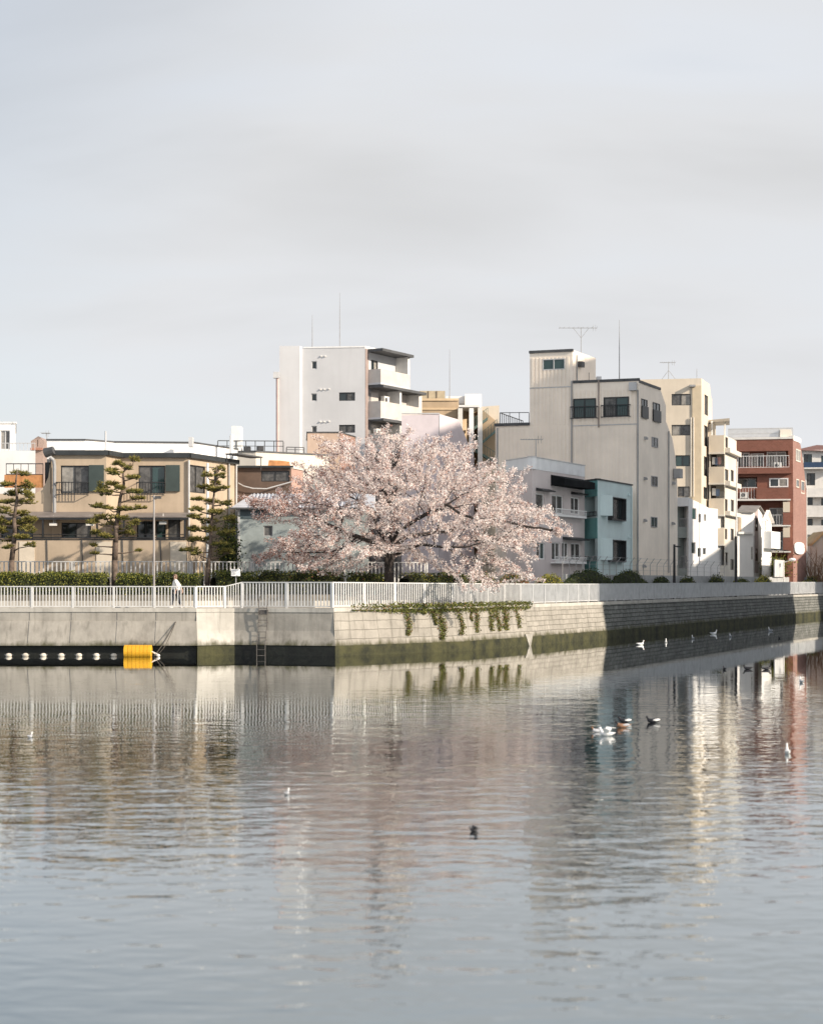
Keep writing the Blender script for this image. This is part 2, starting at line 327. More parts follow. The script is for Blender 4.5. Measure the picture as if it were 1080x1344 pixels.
def onq(px, off):      # plan point over photo column px on a line parallel to the quay
    ln = offs(Q, off)
    for i in range(len(Q) - 1):
        f_ = Face(ln[i], ln[i + 1]); u_ = f_.at(px)
        if -0.01 <= u_ <= f_.len + 0.01 or i == len(Q) - 2: q_ = f_.p(u_, 0, 0); return Vector((q_.x, q_.y))
ZW = 2.25       # walkway level
ZG = 2.9        # ground of the houses
# water
wm_ = bpy.data.materials.new('canal_water'); wm_.use_nodes = True; t = wm_.node_tree; b = t.nodes['Principled BSDF']
b.inputs['Base Color'].default_value = (0.335, 0.385, 0.400, 1); b.inputs['Roughness'].default_value = 0.015; b.inputs['Metallic'].default_value = 1.0;   # murky, silt-laden water mirrors the sky almost like metal at these grazing angles
b.inputs["Specular IOR Level"].default_value = 0.5
geo = t.nodes.new('ShaderNodeNewGeometry'); sp = t.nodes.new('ShaderNodeSeparateXYZ'); t.links.new(geo.outputs['Position'], sp.inputs[0])
def wnoise(scl, rot, detail, rough, dist=0.0):
    mpn = t.nodes.new('ShaderNodeMapping'); mpn.inputs['Scale'].default_value = scl; mpn.inputs['Rotation'].default_value = (0, 0, R(rot)); t.links.new(geo.outputs['Position'], mpn.inputs[0])
    n = t.nodes.new('ShaderNodeTexNoise'); n.inputs['Scale'].default_value = 1; n.inputs['Detail'].default_value = detail; n.inputs['Roughness'].default_value = rough; n.inputs['Distortion'].default_value = dist
    t.links.new(mpn.outputs[0], n.inputs['Vector']); return n.outputs[0]
def wmath(op, a, bb):
    n = t.nodes.new('ShaderNodeMath'); n.operation = op
    for i, v in enumerate((a, bb)):
        if isinstance(v, (int, float)): n.inputs[i].default_value = v
        else: t.links.new(v, n.inputs[i])
    return n.outputs[0]
def wrange(src, a, bb, c, d):
    n = t.nodes.new('ShaderNodeMapRange'); n.interpolation_type = 'SMOOTHSTEP'
    for i, v in enumerate((a, bb, c, d)): n.inputs[i + 1].default_value = v
    t.links.new(src, n.inputs[0]); return n.outputs[0]
swell = wnoise((0.34, 0.66, 1), 9, 2, 0.45, 0.4)
rip = wnoise((1.25, 2.3, 1), -8, 2, 0.5, 0.4)
fine = wnoise((3.4, 6.0, 1), 14, 2, 0.5)
# the far side lies in the lee of the quay wall: ripples die out towards it
lee = wrange(sp.outputs[1], 30, 86, 1.0, 0.0)
lee2 = wmath('POWER', lee, 1.8)
patch = wrange(wnoise((0.025, 0.06, 1), 0, 2, 0.5), 0.35, 0.68, 0.4, 1.4)
amp = wmath('MULTIPLY', wmath('ADD', wmath('MULTIPLY', lee2, 1.35), 0.05), patch)
h = wmath('ADD', wmath('MULTIPLY', swell, 0.014), wmath('ADD', wmath('MULTIPLY', rip, 0.0125), wmath('MULTIPLY', fine, 0.0026)))
bp = t.nodes.new('ShaderNodeBump'); bp.inputs['Strength'].default_value = 1.0; bp.inputs['Distance'].default_value = 1.0
t.links.new(wmath('MULTIPLY', h, amp), bp.inputs['Height']); t.links.new(bp.outputs[0], b.inputs['Normal'])
mb = MB(); mb.add([(-700, -250, 0), (700, -250, 0), (700, 900, 0), (-700, 900, 0)], [(0, 1, 2, 3)])
tag(mb.build('water', wm_), kind='structure')

# ground sheet of the houses, walkway behind the fence
gm = mat('ground_soil', (0.14, 0.125, 0.10), 0.95, 0.25, 0.8, bump=0.02)
inl = offs(Q, plus(0.75)); skirt = offs(Q, plus(0.25))
poly = [(p.x, p.y, ZG) for p in inl] + [(Q_end.x - 3, Q_end.y + 3, ZG), (900, 2600, ZG), (-2600, 2600, ZG), (-900, 87.4, ZG)]
mb = MB(); mb.add(poly, [tuple(range(len(poly)))])
for i in range(len(Q) - 1): mb.quad((*skirt[i], 2.45), (*skirt[i + 1], 2.45), (*inl[i + 1], ZG), (*inl[i], ZG))
tag(mb.build('ground', gm), kind='structure')
pave = mat('paving', (0.36, 0.34, 0.31), 0.9, 0.12, 1.5, bump=0.01)
mb = MB(); o1 = offs(Q, 0.25); o2 = offs(Q, plus(0.2))
for i in range(len(Q) - 1): mb.quad((*o1[i], ZW), (*o1[i + 1], ZW), (*o2[i + 1], ZW), (*o2[i], ZW))
tag(mb.build('walkway', pave), kind='structure')

# quay walls: profile (offset outward, z)
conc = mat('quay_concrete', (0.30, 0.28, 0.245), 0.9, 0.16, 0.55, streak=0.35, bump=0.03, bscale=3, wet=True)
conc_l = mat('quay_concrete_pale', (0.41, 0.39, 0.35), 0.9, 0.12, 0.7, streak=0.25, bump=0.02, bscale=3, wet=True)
algae_shade = mat('shade_black_algae', (0.006, 0.007, 0.005), 0.6, 0.5, 1.5, bump=0.05, bscale=4)  # algae colour taken near black to hold the shade on these bands
algae_g = mat('green_algae', (0.036, 0.035, 0.013), 0.85, 0.40, 1.1, col2=(0.008, 0.010, 0.005), bump=0.06, bscale=5)
def ang(i): d = Q[i + 1] - Q[i]; return math.atan2(d.y, d.x)
def blk(i):
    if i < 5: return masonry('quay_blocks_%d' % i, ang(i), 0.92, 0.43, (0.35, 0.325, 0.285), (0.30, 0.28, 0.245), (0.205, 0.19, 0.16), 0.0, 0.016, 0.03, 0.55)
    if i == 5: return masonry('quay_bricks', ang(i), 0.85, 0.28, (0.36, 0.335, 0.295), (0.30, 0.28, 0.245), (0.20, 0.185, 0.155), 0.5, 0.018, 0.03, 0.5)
    return masonry('quay_rough_shade_stone_%d' % i, ang(i), 0.95, 0.26, (0.22, 0.222, 0.207), (0.165, 0.17, 0.157), (0.075, 0.077, 0.07), 0.5, 0.03, 0.07, 0.8)  # rough courses; stone colour darkened to deepen the shade on these walls
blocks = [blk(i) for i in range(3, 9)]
def quay(name, label, i0, i1, prof, mats, caph=0.16):
    root = thing(name, label, 'quay wall', (Q[i0].x, Q[i0].y, 0))
    names = ['wall_face', 'algae_band']
    lines = [(offs(Q, -n), z) for n, z in prof]
    for part in (0, 1):
        mb = MB()
        rng = [k for k in range(len(prof) - 1) if (prof[k + 1][1] >= 0.47) == (part == 0)]
        for i in range(i0, i1):
            for k in rng:
                (a, za), (c, zc) = lines[k], lines[k + 1]
                mi = (i - i0) if (part == 0 and isinstance(mats[0], list)) else 0
                mb.quad((*c[i], zc), (*c[i + 1], zc), (*a[i + 1], za), (*a[i], za), mi)
        mb.build(names[part], mats[0] if part == 0 else mats[1], root)
    mb = MB(); e0, e1 = offs(Q, -prof[0][0] - 0.05), offs(Q, 0.45)
    for i in range(i0, i1):
        mb.hexa([(*e0[i], prof[0][1] - caph), (*e0[i + 1], prof[0][1] - caph), (*e1[i + 1], prof[0][1] - caph), (*e1[i], prof[0][1] - caph),
                 (*e0[i], prof[0][1] + 0.03), (*e0[i + 1], prof[0][1] + 0.03), (*e1[i + 1], prof[0][1] + 0.03), (*e1[i], prof[0][1] + 0.03)])
    mb.build('coping', conc_l, root)
    return root
profA = [(0.0, 2.27), (0.0, 1.68), (0.07, 1.66), (0.42, 0.62), (0.44, 0.50), (0.06, 0.44), (0.06, -1.0)]
profB = [(0.0, 2.25), (0.10, 1.2), (0.34, 0.50), (0.30, 0.46), (0.30, -1.0)]
profC = [(0.0, 2.28), (0.26, 0.53), (0.30, 0.50), (0.36, -1.0)]
qa = quay('quay_wall', 'grey concrete quay wall with overhanging lip, behind the row of round floats', 0, 1, profA, (conc, algae_shade))
quay('quay_wall', 'narrow sunlit concrete facet, coloured paler for its sun, of the quay between the grey walls', 1, 2, profB, (conc_l, algae_g))  # lit look put into the colour: paler concrete than the neighbouring walls
quay('quay_wall', 'stained concrete quay wall carrying the iron ladder', 2, 3, profB, (conc, algae_shade))
quay('quay_wall', 'pale stone block quay wall overgrown with hanging ivy', 3, 5, profC, (blocks[0:2], algae_g))
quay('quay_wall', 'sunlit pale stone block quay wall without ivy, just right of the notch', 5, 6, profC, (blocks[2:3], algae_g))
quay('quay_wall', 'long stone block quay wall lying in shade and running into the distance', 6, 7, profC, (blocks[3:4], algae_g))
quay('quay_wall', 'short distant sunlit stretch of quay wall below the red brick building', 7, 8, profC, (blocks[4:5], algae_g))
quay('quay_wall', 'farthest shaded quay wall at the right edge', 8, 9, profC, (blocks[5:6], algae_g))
# vertical joints in the overhanging wall
jb = MB(); fA = Face(Q[0], Q[1])
for px in (39, 94, 154, 205):
    u = fA.at(px); fA.box(jb, u - 0.012, u + 0.012, 0.002, 0.006, 1.70, 2.1)
    jb.quad(fA.p(u - .012, 0.076, 1.655), fA.p(u + .012, 0.076, 1.655), fA.p(u + .012, 0.426, 0.62), fA.p(u - .012, 0.426, 0.62))
jb.build('joint', darkgrey, qa)

nm_ = MB(); n0_ = Q[5]; dA, dB = (Q[5] - Q[4]).normalized(), (Q[6] - Q[5]).normalized(); fa_, fb_ = Face(Q[4], Q[5]), Face(Q[5], Q[6])
P0_ = [fa_.p(fa_.len - .55, .31, .66), fa_.p(fa_.len - .06, .36, -.05), fb_.p(.06, .36, -.05), fb_.p(.55, .31, .66)]
nm_.add(P0_ + [p - Vector((0, 0, 0)) + Vector((*(-(fa_.n + fb_.n) * .1), 0)) for p in P0_] , [(0, 1, 2, 3), (0, 4, 5, 1), (2, 6, 7, 3), (3, 7, 4, 0), (1, 5, 6, 2)])
nm_.build('joint_pier', mat('pale_joint', (.27, .255, .225), .9, .2, 3), [o for o in bpy.data.objects if o.get('label', '').startswith('sunlit pale stone block')][0])
# low planter walls behind the walkway
def strip(i0, i1, d0, d1, z0, z1, mb):
    a, c = offs(Q, plus(d0)), offs(Q, plus(d1))
    for i in range(i0, i1): mb.hexa([(*a[i], z0), (*a[i + 1], z0), (*c[i + 1], z0), (*c[i], z0), (*a[i], z1), (*a[i + 1], z1), (*c[i + 1], z1), (*c[i], z1)])
mb = MB(); strip(0, 6, 0, .3, ZW, 2.60, mb)
tag(mb.build('planter_wall', conc_l), 'low pale concrete planter wall holding the hedges behind the walkway', 'planter wall')
mb = MB(); strip(6, 9, 0, .25, ZW, 4.05, mb)
tag(mb.build('boundary_wall', mat('boundary_grey', (0.36, 0.37, 0.37), 0.85, 0.1, streak=0.2)), 'low grey boundary wall behind the far walkway, below the apartment blocks', 'boundary wall')

# ---------------------------------------------------------------- fences
def fence(label, pts, z0, ztop, pitch, w, t_, post_step, inset=0.18, topm=railwhite, name='picket_fence', panel=None, group=None):
    root = thing(name, label, 'fence', (pts[0].x, pts[0].y, z0 if not hasattr(z0, '__len__') else z0[0]), group)
    n = len(pts); z0 = z0 if hasattr(z0, '__len__') else [z0] * n; ztop = ztop if hasattr(ztop, '__len__') else [ztop] * n
    pk, rl, rb2 = MB(), MB(), MB(); posts = []
    for i in range(n - 1):
        f = Face(pts[i], pts[i + 1]); Ln = f.len
        lerp = lambda L_, u: L_[i] + (L_[i + 1] - L_[i]) * u / Ln
        k = max(1, int(round(Ln / pitch)))
        for j in range(k):
            u = (j + 0.5) * Ln / k; a, b2 = lerp(z0, u) + 0.12, lerp(ztop, u) - 0.05
            f.box(pk, u - w / 2, u + w / 2, -t_ / 2, t_ / 2, a, b2)
        for (lo, hi, hw) in ((0.07, 0.12, 0.025), (None, None, 0.04)):
            za, zb = (z0[i] + lo, z0[i + 1] + lo) if lo else (ztop[i] - 0.05, ztop[i + 1] - 0.05)
            hh = 0.05; P = f.p
            (rb2 if lo else rl).hexa([P(0, hw, za), P(Ln, hw, zb), P(Ln, -hw, zb), P(0, -hw, za), P(0, hw, za + hh), P(Ln, hw, zb + hh), P(Ln, -hw, zb + hh), P(0, -hw, za + hh)])
        m_ = max(1, int(round(Ln / post_step)))
        for j in range(m_ + (1 if i == n - 2 else 0)):
            u = Ln * j / m_; pb = MB(); f.box(pb, u - 0.05, u + 0.05, -0.055, 0.055, lerp(z0, u), lerp(ztop, u) - 0.052)
            if len(posts) < 95: posts.append(pb)
    pk.build('pickets', topm, root); rl.build('top_rail', topm, root); rb2.build('bottom_rail', topm, root)
    for pb in posts: pb.build('post', topm, root)
    return root
F1 = offs(Q, 0.28)
zl, zh = 3.36, 3.56
a = F1[1] + (F1[2] - F1[1]) * 0.75
fence('long low white picket fence on the left walkway edge, behind the yellow float', [F1[0], F1[1], a], ZW + 0.03, zl, 0.155, 0.045, 0.03, 1.86)
b_ = F1[2] + (F1[3] - F1[2]) * 0.08
fence('short sloping length of white picket fence stepping up above the ladder', [a, b_], ZW + 0.03, [zl, zh], 0.12, 0.04, 0.03, 0.8)
fence('taller white picket fence along the wall top by the ladder', [b_, F1[3]], ZW + 0.03, zh, 0.165, 0.065, 0.04, 2.4)
fence('white picket fence above the ivy in front of the cherry tree', [F1[3], F1[4], F1[5]], ZW + 0.05, [zh, 3.5, 3.47], 0.16, 0.055, 0.05, 1.9)
fence('sunlit pale slatted fence right of the cherry tree', [F1[5], F1[6]], ZW + 0.05, [3.47, 3.45], 0.13, 0.06, 0.05, 1.9, topm=railgrey)
fence('long slatted fence in shade on top of the far quay wall', [F1[6], F1[7]], [ZW + 0.05, ZW + 0.1], [3.45, 3.56], 0.15, 0.075, 0.05, 1.9, topm=railgrey)
fence('far sunlit bit of slatted fence under the red brick building', [F1[7], F1[8]], ZW + 0.1, 3.56, 0.15, 0.075, 0.05, 1.9, topm=railgrey)
fence('slatted fence at the far right edge on the last shaded wall', [F1[8], F1[9]], ZW + 0.1, 3.56, 0.15, 0.075, 0.05, 1.9, topm=railgrey)
# upper fence before the houses
U = [XY(-60, 92.5), XY(250, 92.5), XY(330, 94.5), XY(450, 95.0), XY(560, 97.0)]
fence('second white picket fence at the foot of the beige house and shed', U, 3.3, 4.68, 0.235, 0.075, 0.03, 6.0)
# wire security fence with bent tops on the right boundary wall
sf = thing('wire_fence', 'thin wire fence with slanted post tops on the grey boundary wall', 'fence', (*offs(Q, plus(.12))[6], 4.05))
bl = offs(Q, plus(.12)); f = Face(bl[6] - (bl[7] - bl[6]) * .4, bl[7]); wires = MB()
ua, ub = f.at(738), f.at(950); k = 24
for i in range(k + 1):
    px = 738 + (950 - 738) * i / k; u = f.at(px); pb = MB()
    pb.path([f.p(u, 0, 2.9), f.p(u, 0, 4.85), f.p(u + 0.02, 0.32, 5.3)], 0.022, 5); pb.build('post', grey, sf)
for z, n in ((4.4, 0), (4.75, 0), (5.0, .11), (5.25, .28)): wires.tube(f.p(ua, n, z), f.p(ub, n, z), 0.008, 0.008, 4)
wires.build('wire', grey, sf)
# ================================================================ BUILDINGS
tan = mat('beige_render', (0.43, 0.345, 0.255), 0.85, 0.07, 0.7, streak=0.2)
tan_l = mat('beige_render_pale', (0.60, 0.53, 0.43), 0.85, 0.06)
whitewall = mat('white_wall', (0.74, 0.735, 0.72), 0.75, 0.04, 0.5, streak=0.10)
greywall = mat('pale_grey_wall', (0.525, 0.53, 0.54), 0.75, 0.035, 0.35, streak=0.07)
cream = mat('cream_wall', (0.62, 0.545, 0.44), 0.8, 0.05, 0.5, streak=0.10)
cream_l = mat('cream_wall_pale', (0.62, 0.58, 0.51), 0.8, 0.05, 0.5, streak=0.10)
beige_s = mat('beige_siding', (0.85, 0.755, 0.645), 0.75, 0.05, 0.4, streak=0.09)
mauve = mat('mauve_render', (0.57, 0.515, 0.505), 0.8, 0.05, 0.5, streak=0.10)
tealw = mat('pale_teal_render', (0.53, 0.635, 0.635), 0.8, 0.05, 0.5, streak=0.10)
teald = mat('deep_teal_render', (0.16, 0.36, 0.355), 0.8, 0.06)
brown = mat('brown_siding', (0.105, 0.072, 0.055), 0.75, 0.12)
ochre = mat('ochre_wall', (0.47, 0.355, 0.235), 0.8, 0.10, 0.6, streak=0.15)
lilac = mat('lilac_wall', (0.60, 0.54, 0.56), 0.8, 0.04)
brick = masonry('red_brick', 0.0, 0.30, 0.16, (0.265, 0.115, 0.085), (0.225, 0.097, 0.07), (0.28, 0.155, 0.12), 0.5, 0.012, 0.004, 0.3)
brick_lit = masonry('red_brick_lit_side', 1.0, 0.30, 0.16, (0.31, 0.18, 0.15), (0.265, 0.15, 0.125), (0.33, 0.22, 0.19), 0.5, 0.012, 0.004, 0.3)  # same brick lightened, sun on the right-hand side put into the colour
sheet = mat('grey_roof_sheet', (0.50, 0.51, 0.54), 0.5, 0.12, 1.5)
rust = mat('orange_cloth', (0.46, 0.215, 0.085), 0.8, 0.2, 2.0)
awn = mat('awning_sheet', (0.20, 0.175, 0.16), 0.5, 0.15)
coal = mat('gutter_black', (0.030, 0.034, 0.036), 0.5, 0.15)

# ---- beige two-storey house on the left
bz = thing('beige_house', 'beige two-storey house with black gutter, white roof parapet and dark shuttered windows', 'house', (*XY(150, 97), ZG))
ztop = ZP(597, 96)
pts = [XY(68, 96), XY(140, 96), XY(159, 98), XY(247, 98), XY(310, 103.6), XY(309, 111), XY(66, 111)]
fs, _ = block(bz, pts, ZG, ztop, tan, wins=[
    (0, (80, 117, 611, 648), 'cn', black), (0, (81, 120, 686, 707), 'dn', black),
    (2, (182, 217, 611, 648), 'nt', black), (2, (180, 203, 684, 708), 'dd', black), (2, (205, 218, 684, 708), 't', black), (2, (221, 237, 682, 708), 'n', black),
    (3, (247.5, 270, 611, 647), 'nn', black), (3, (281, 286.5, 618, 645), 'd', black)], roofm=lightgrey)
for fi, (x0, x1) in ((0, (117.5, 137)), (2, (218, 236.5))):        # shutter boxes
    u0, u1, a, c = fs[fi].rect(x0, x1, 610.5, 645); m_ = MB(); fs[fi].box(m_, u0, u1, 0.003, 0.13, a, c); sh = m_.build('shutter', shutter, bz)
for fi, (x0, x1) in ((0, (76, 117)), (2, (181, 216))):
    u0, u1, a, c = fs[fi].rect(x0, x1, 633, 650); rr = railing(bz, fs[fi], u0, u1, a, c, 0.42, black, 0.16)
    m_ = MB(); fs[fi].box(m_, u0, u0 + .03, 0.003, .40, c - .05, c); fs[fi].box(m_, u1 - .03, u1, 0.003, .40, c - .05, c); fs[fi].box(m_, u0, u0 + .03, 0.003, .40, a, a + .04); fs[fi].box(m_, u1 - .03, u1, 0.003, .40, a, a + .04); m_.build('bracket', black, rr)
# left lower wing with terrace
wl = [XY(-70, 96.05), XY(67.8, 96.05), XY(66, 110), XY(-70, 110)]
fw, _ = block(bz, wl, ZG, ZP(648, 96), tan, wins=[(0, (2, 44, 690, 709), 'dn', black)], name='wing_wall', roofname='terrace')
m_ = MB(); f = Face(XY(-70, 96.06), XY(67.8, 96.06)); P = f.p      # curved shoulder beside the terrace
arc = [(f.at(68) - 0.05, ZP(602, 96))] + [(f.at(68 - 24 * (1 - math.cos(tt))) - .05, ZP(606 + 42 * math.sin(tt), 96)) for tt in [0, .5, .85, 1.15, 1.4, 1.57]]
ce = (f.at(68) - 0.05, ZP(648.5, 96))
m_.add([P(u, 0, z) for u, z in arc + [ce]] + [P(u, -0.25, z) for u, z in arc + [ce]],
       [tuple(range(len(arc), -1, -1)), tuple(range(len(arc) + 1, 2 * len(arc) + 2))] + [(i, i + 1, i + 1 + len(arc) + 1, i + len(arc) + 1) for i in range(len(arc))])
m_.build('shoulder_wall', tan, bz)
u0, u1, a, c = f.rect(6, 57, 623, 640); m_ = MB(); f.box(m_, u0, u1, -.10, -.05, a, c); m_.build('balcony_screen', rust, bz)
u0, u1, a, c = f.rect(8, 57, 608, 623); railing(bz, f, u0, u1, a, c, -0.07, black, 0.36)
m_ = MB(); fb = Face(XY(-70, 100), XY(67, 100)); u0, u1, a, c = f.rect(57, 63, 606, 642); f.box(m_, u0, u1, -.9, -.5, a, c); m_.build('post', black, bz)
# gutters
m_ = MB()
for i in range(4):
    g = fs[i]; g.box(m_, -0.05, g.len + (0.12 if i < 3 else .05), 0.0, 0.22, ztop - 0.02, ztop + 0.25)
gt = m_.build('gutter', coal, bz)
par = [XY(98 - 36, 99), XY(112, 99), XY(150, 100.5), XY(255, 101), XY(312, 106), XY(308, 110), XY(62, 110)]
m_ = MB(); zp = ZP(580, 100); m_.prism(par, ztop - 0.02, zp, 0); m_.build('roof_parapet', whitewall, bz)
m_ = MB()
for i in range(5):
    g = Face(par[i], par[i + 1]); g.box(m_, -.03, g.len + .03, -.1, .05, zp + .004, zp + .09)
m_.build('parapet_cap', darkgrey, bz)
m_ = MB(); m_.tube(W(139, 592, 97), W(139, 566, 97), .06, .05); m_.build('vent_pipe', lightgrey, bz)
m_ = MB(); m_.tube(W(304, 602, 103), W(304, 571, 103), .12, .12, 8); m_.build('vent_pipe', white, bz)
m_ = MB(); q = W(68, 597, 95.8); m_.tube(q + Vector((-.35, 0, .1)), q + Vector((.15, -.1, .25)), .28, .22, 10); m_.build('rainwater_head', darkgrey, bz)
m_ = MB(); m_.path([W(66, 600, 95.7), W(71, 604, 95.75), W(72, 612, 95.8), W(72, 690, 95.8)], .10, 8); m_.build('drainpipe', grey, bz)
for px, mm in ((246.2, lightgrey), (299, grey), (308.5, lightgrey)): pipe(bz, fs[3], px, 604 if px < 300 else 610, 742, mm, .10, .06)
m_ = MB(); m_.box(*sorted((W(249, 0, 100).x, W(254, 0, 100).x)), 99.6, 100.2, zp - .3, zp + .25); m_.build('roof_unit', lightgrey, bz)
m_ = MB(); g = fs[3]; u0, u1, a, c = g.rect(291, 312, 597, 604); g.box(m_, u0, u1 + 1.2, .25, 1.1, a + .25, a + .33); g.box(m_, u0 + .05, u0 + .09, .3, .34, a - .15, a + .25); g.box(m_, u1 + 1.1, u1 + 1.14, 1.0, 1.04, a - .5, a + .25); m_.build('roof_shelter', darkgrey, bz)
# veranda in front of the ground floor
vf = Face(XY(-70, 94.4), XY(246, 94.4)); zv = ZP(709, 94.4)
m_ = MB(); vf.box(m_, 0, vf.len, -1.5, 0, ZG, zv)
m_.build('veranda_wall', tan, bz)
for x0, x1 in ((26, 46), (127, 147), (224, 245)):
    u0, u1 = vf.at(x0), vf.at(x1); m_ = MB(); vf.box(m_, u0, u1, .003, .04, ZG, zv - .08); m_.build('wall_panel', tan_l, bz)
for px in (64, 110, 163, 213): m_ = MB(); m_.tube(vf.p(vf.at(px), .03, ZG), vf.p(vf.at(px - 2), .03, zv), .03, .03, 5); m_.build('waste_pipe', darkgrey, bz)
m_ = MB(); vf.box(m_, vf.at(-65), vf.at(150), -.08, .02, zv + .10, zv + .17); vf.box(m_, vf.at(158), vf.at(243), -.08, .02, zv + .10, zv + .17); vf.box(m_, vf.at(-65), vf.at(243), -.08, .02, zv + .003, zv + .06)
vf.box(m_, vf.at(-65), vf.at(243), -.05, 0, zv + .30, zv + .34)
vr = m_.build('veranda_rail', black, bz)
for x0, x1, yb in ((-66, 131, 672), (158, 247, 672)):
    m_ = MB(); zt, zb = ZP(yb - 1, 96), ZP(678, 94.3); uu0, uu1 = vf.at(x0), vf.at(x1); n0 = -1.75 if x0 < 100 else -3.4; P = vf.p
    m_.hexa([P(uu0, .15, zb - .05), P(uu1, .15, zb - .05), P(uu1, n0, zt - .05), P(uu0, n0, zt - .05), P(uu0, .15, zb), P(uu1, .15, zb), P(uu1, n0, zt), P(uu0, n0, zt)])
    aw = m_.build('awning', awn, bz)
    m_ = MB(); vf.box(m_, uu0, uu1, .02, .12, zb - .17, zb - .055)
    for px in ((-20, 14, 57, 128) if x0 < 0 else (163, 243)): vf.box(m_, vf.at(px) - .05, vf.at(px) + .05, -.02, .08, zv + .18, zb - .17)
    k = int((uu1 - uu0) / .9)
    for j in range(k):
        u = uu0 + (j + .5) * .9; m_.hexa([P(u, .1, zb - .13), P(u + .04, .1, zb - .13), P(u + .04, n0, zt - .13), P(u, n0, zt - .13), P(u, .1, zb - .055), P(u + .04, .1, zb - .055), P(u + .04, n0, zt - .055), P(u, n0, zt - .055)])
    m_.build('awning_frame', black, aw)
for px, py in ((70, 688), (118, 688), (214, 686)):
    m_ = MB(); q = W(px, py, 94.5); m_.box(q.x - .2, q.x + .2, q.y, q.y + .3, q.z - .08, q.z + .06); m_.tube(q + Vector((0, .15, .06)), q + Vector((0, .15, .5)), .02, .02, 5); m_.build('veranda_lamp', offwhite, bz)

# ---- grey-blue shed with pale sheet roof
shd = thing('shed', 'blue-grey clad shed with pale corrugated roof behind the left of the cherry tree', 'shed', (*XY(390, 100), ZG))
blue = mat('blue_grey_cladding', (0.30, 0.345, 0.345), 0.7, 0.12, 0.7, streak=0.2)
p_ = [XY(312, 99), XY(484, 99), XY(484, 106), XY(312, 105)]; ze = ZP(666, 99)
f, _ = block(shd, p_, ZG, ze, blue, wins=[(0, (346, 358, 690, 704), 'n', grey)], roofname='ceiling')
m_ = MB(); ff = f[0]; u0, u1, a, c = ff.rect(313, 349, 668, 681); ff.box(m_, u0, u1, .003, .03, a, c); m_.build('upper_panel', mat('dark_teal_panel', (0.07, 0.10, 0.115), .6, .1), shd)
m_ = MB(); ff.box(m_, 0.02, .14, .003, .05, ZG, ze - .05); m_.build('corner_trim', lightgrey, shd)
m_ = MB(); zr = ZP(648, 101.6); P = ff.p; Ln = ff.len
m_.add([P(-.35, .35, ze - .02), P(Ln + .3, .35, ze - .02), P(Ln + .3, -2.9, zr), P(.55, -2.9, zr), P(-.35, -6.5, ze - .02), P(Ln + .3, -6.5, ze - .02)], [(0, 1, 2, 3), (0, 3, 4), (4, 3, 2, 5), (1, 5, 2)])
k = int(Ln / .22)
for j in range(k):
    u = -.2 + j * .22
    if u > .5: m_.hexa([P(u, .36, ze - .02), P(u + .06, .36, ze - .02), P(u + .06, -2.85, zr), P(u, -2.85, zr), P(u, .36, ze + .03), P(u + .06, .36, ze + .03), P(u + .06, -2.85, zr + .05), P(u, -2.85, zr + .05)])
m_.build('roof', sheet, shd)
m_ = MB(); ff.box(m_, -.4, Ln + .3, .36, .44, ze - .12, ze - .02); m_.build('gutter', darkgrey, shd)

# ---- brown house behind the shed
br = thing('brown_house', 'dark brown house with a long upper window, above the shed roof', 'house', (*XY(350, 107), ZG))
f, _ = block(br, [XY(308, 106), XY(381, 106), XY(398, 108.5), XY(398, 112), XY(308, 112)], ZG, ZP(614, 106), brown, wins=[(0, (343, 380, 618, 632), 'nn', black)], roofm=darkgrey)
m_ = MB(); f[0].box(m_, 0, f[0].len + .2, .0, .3, ZP(614, 106), ZP(611.5, 106)); m_.build('eave', coal, br)
m_ = MB(); u0, u1, a, c = f[1].rect(382, 397, 617, 650); f[1].box(m_, u0, u1, .003, .03, a - 2, c); m_.build('side_cladding', mat('pink_cladding', (0.42, 0.27, 0.22), .8, .1), br)
m_ = MB(); m_.path([W(313, 634, 105.8), W(320, 638, 105.7), W(332, 641, 105.7), W(350, 641.5, 105.7), W(366, 637, 105.7), W(384, 632, 105.7)], .04, 6); m_.build('cable', lightgrey, br)
m_ = MB(); q = [W(352, 612, 106.4), W(378, 612, 106.4), W(378, 605, 108), W(360, 604, 108)]
m_.add([W(352, 611.5, 106.4), W(381, 611.5, 106.4), W(380, 606, 106.6), W(368, 604.5, 106.6), W(353, 604, 106.6), W(352, 611, 108), W(381, 611, 108), W(380, 606, 108), W(368, 604.5, 108), W(353, 604, 108)],
       [(0, 1, 2, 3, 4), (9, 8, 7, 6, 5), (2, 1, 6, 7), (3, 2, 7, 8), (4, 3, 8, 9), (0, 4, 9, 5)]); m_.build('tarpaulin', rust, br)

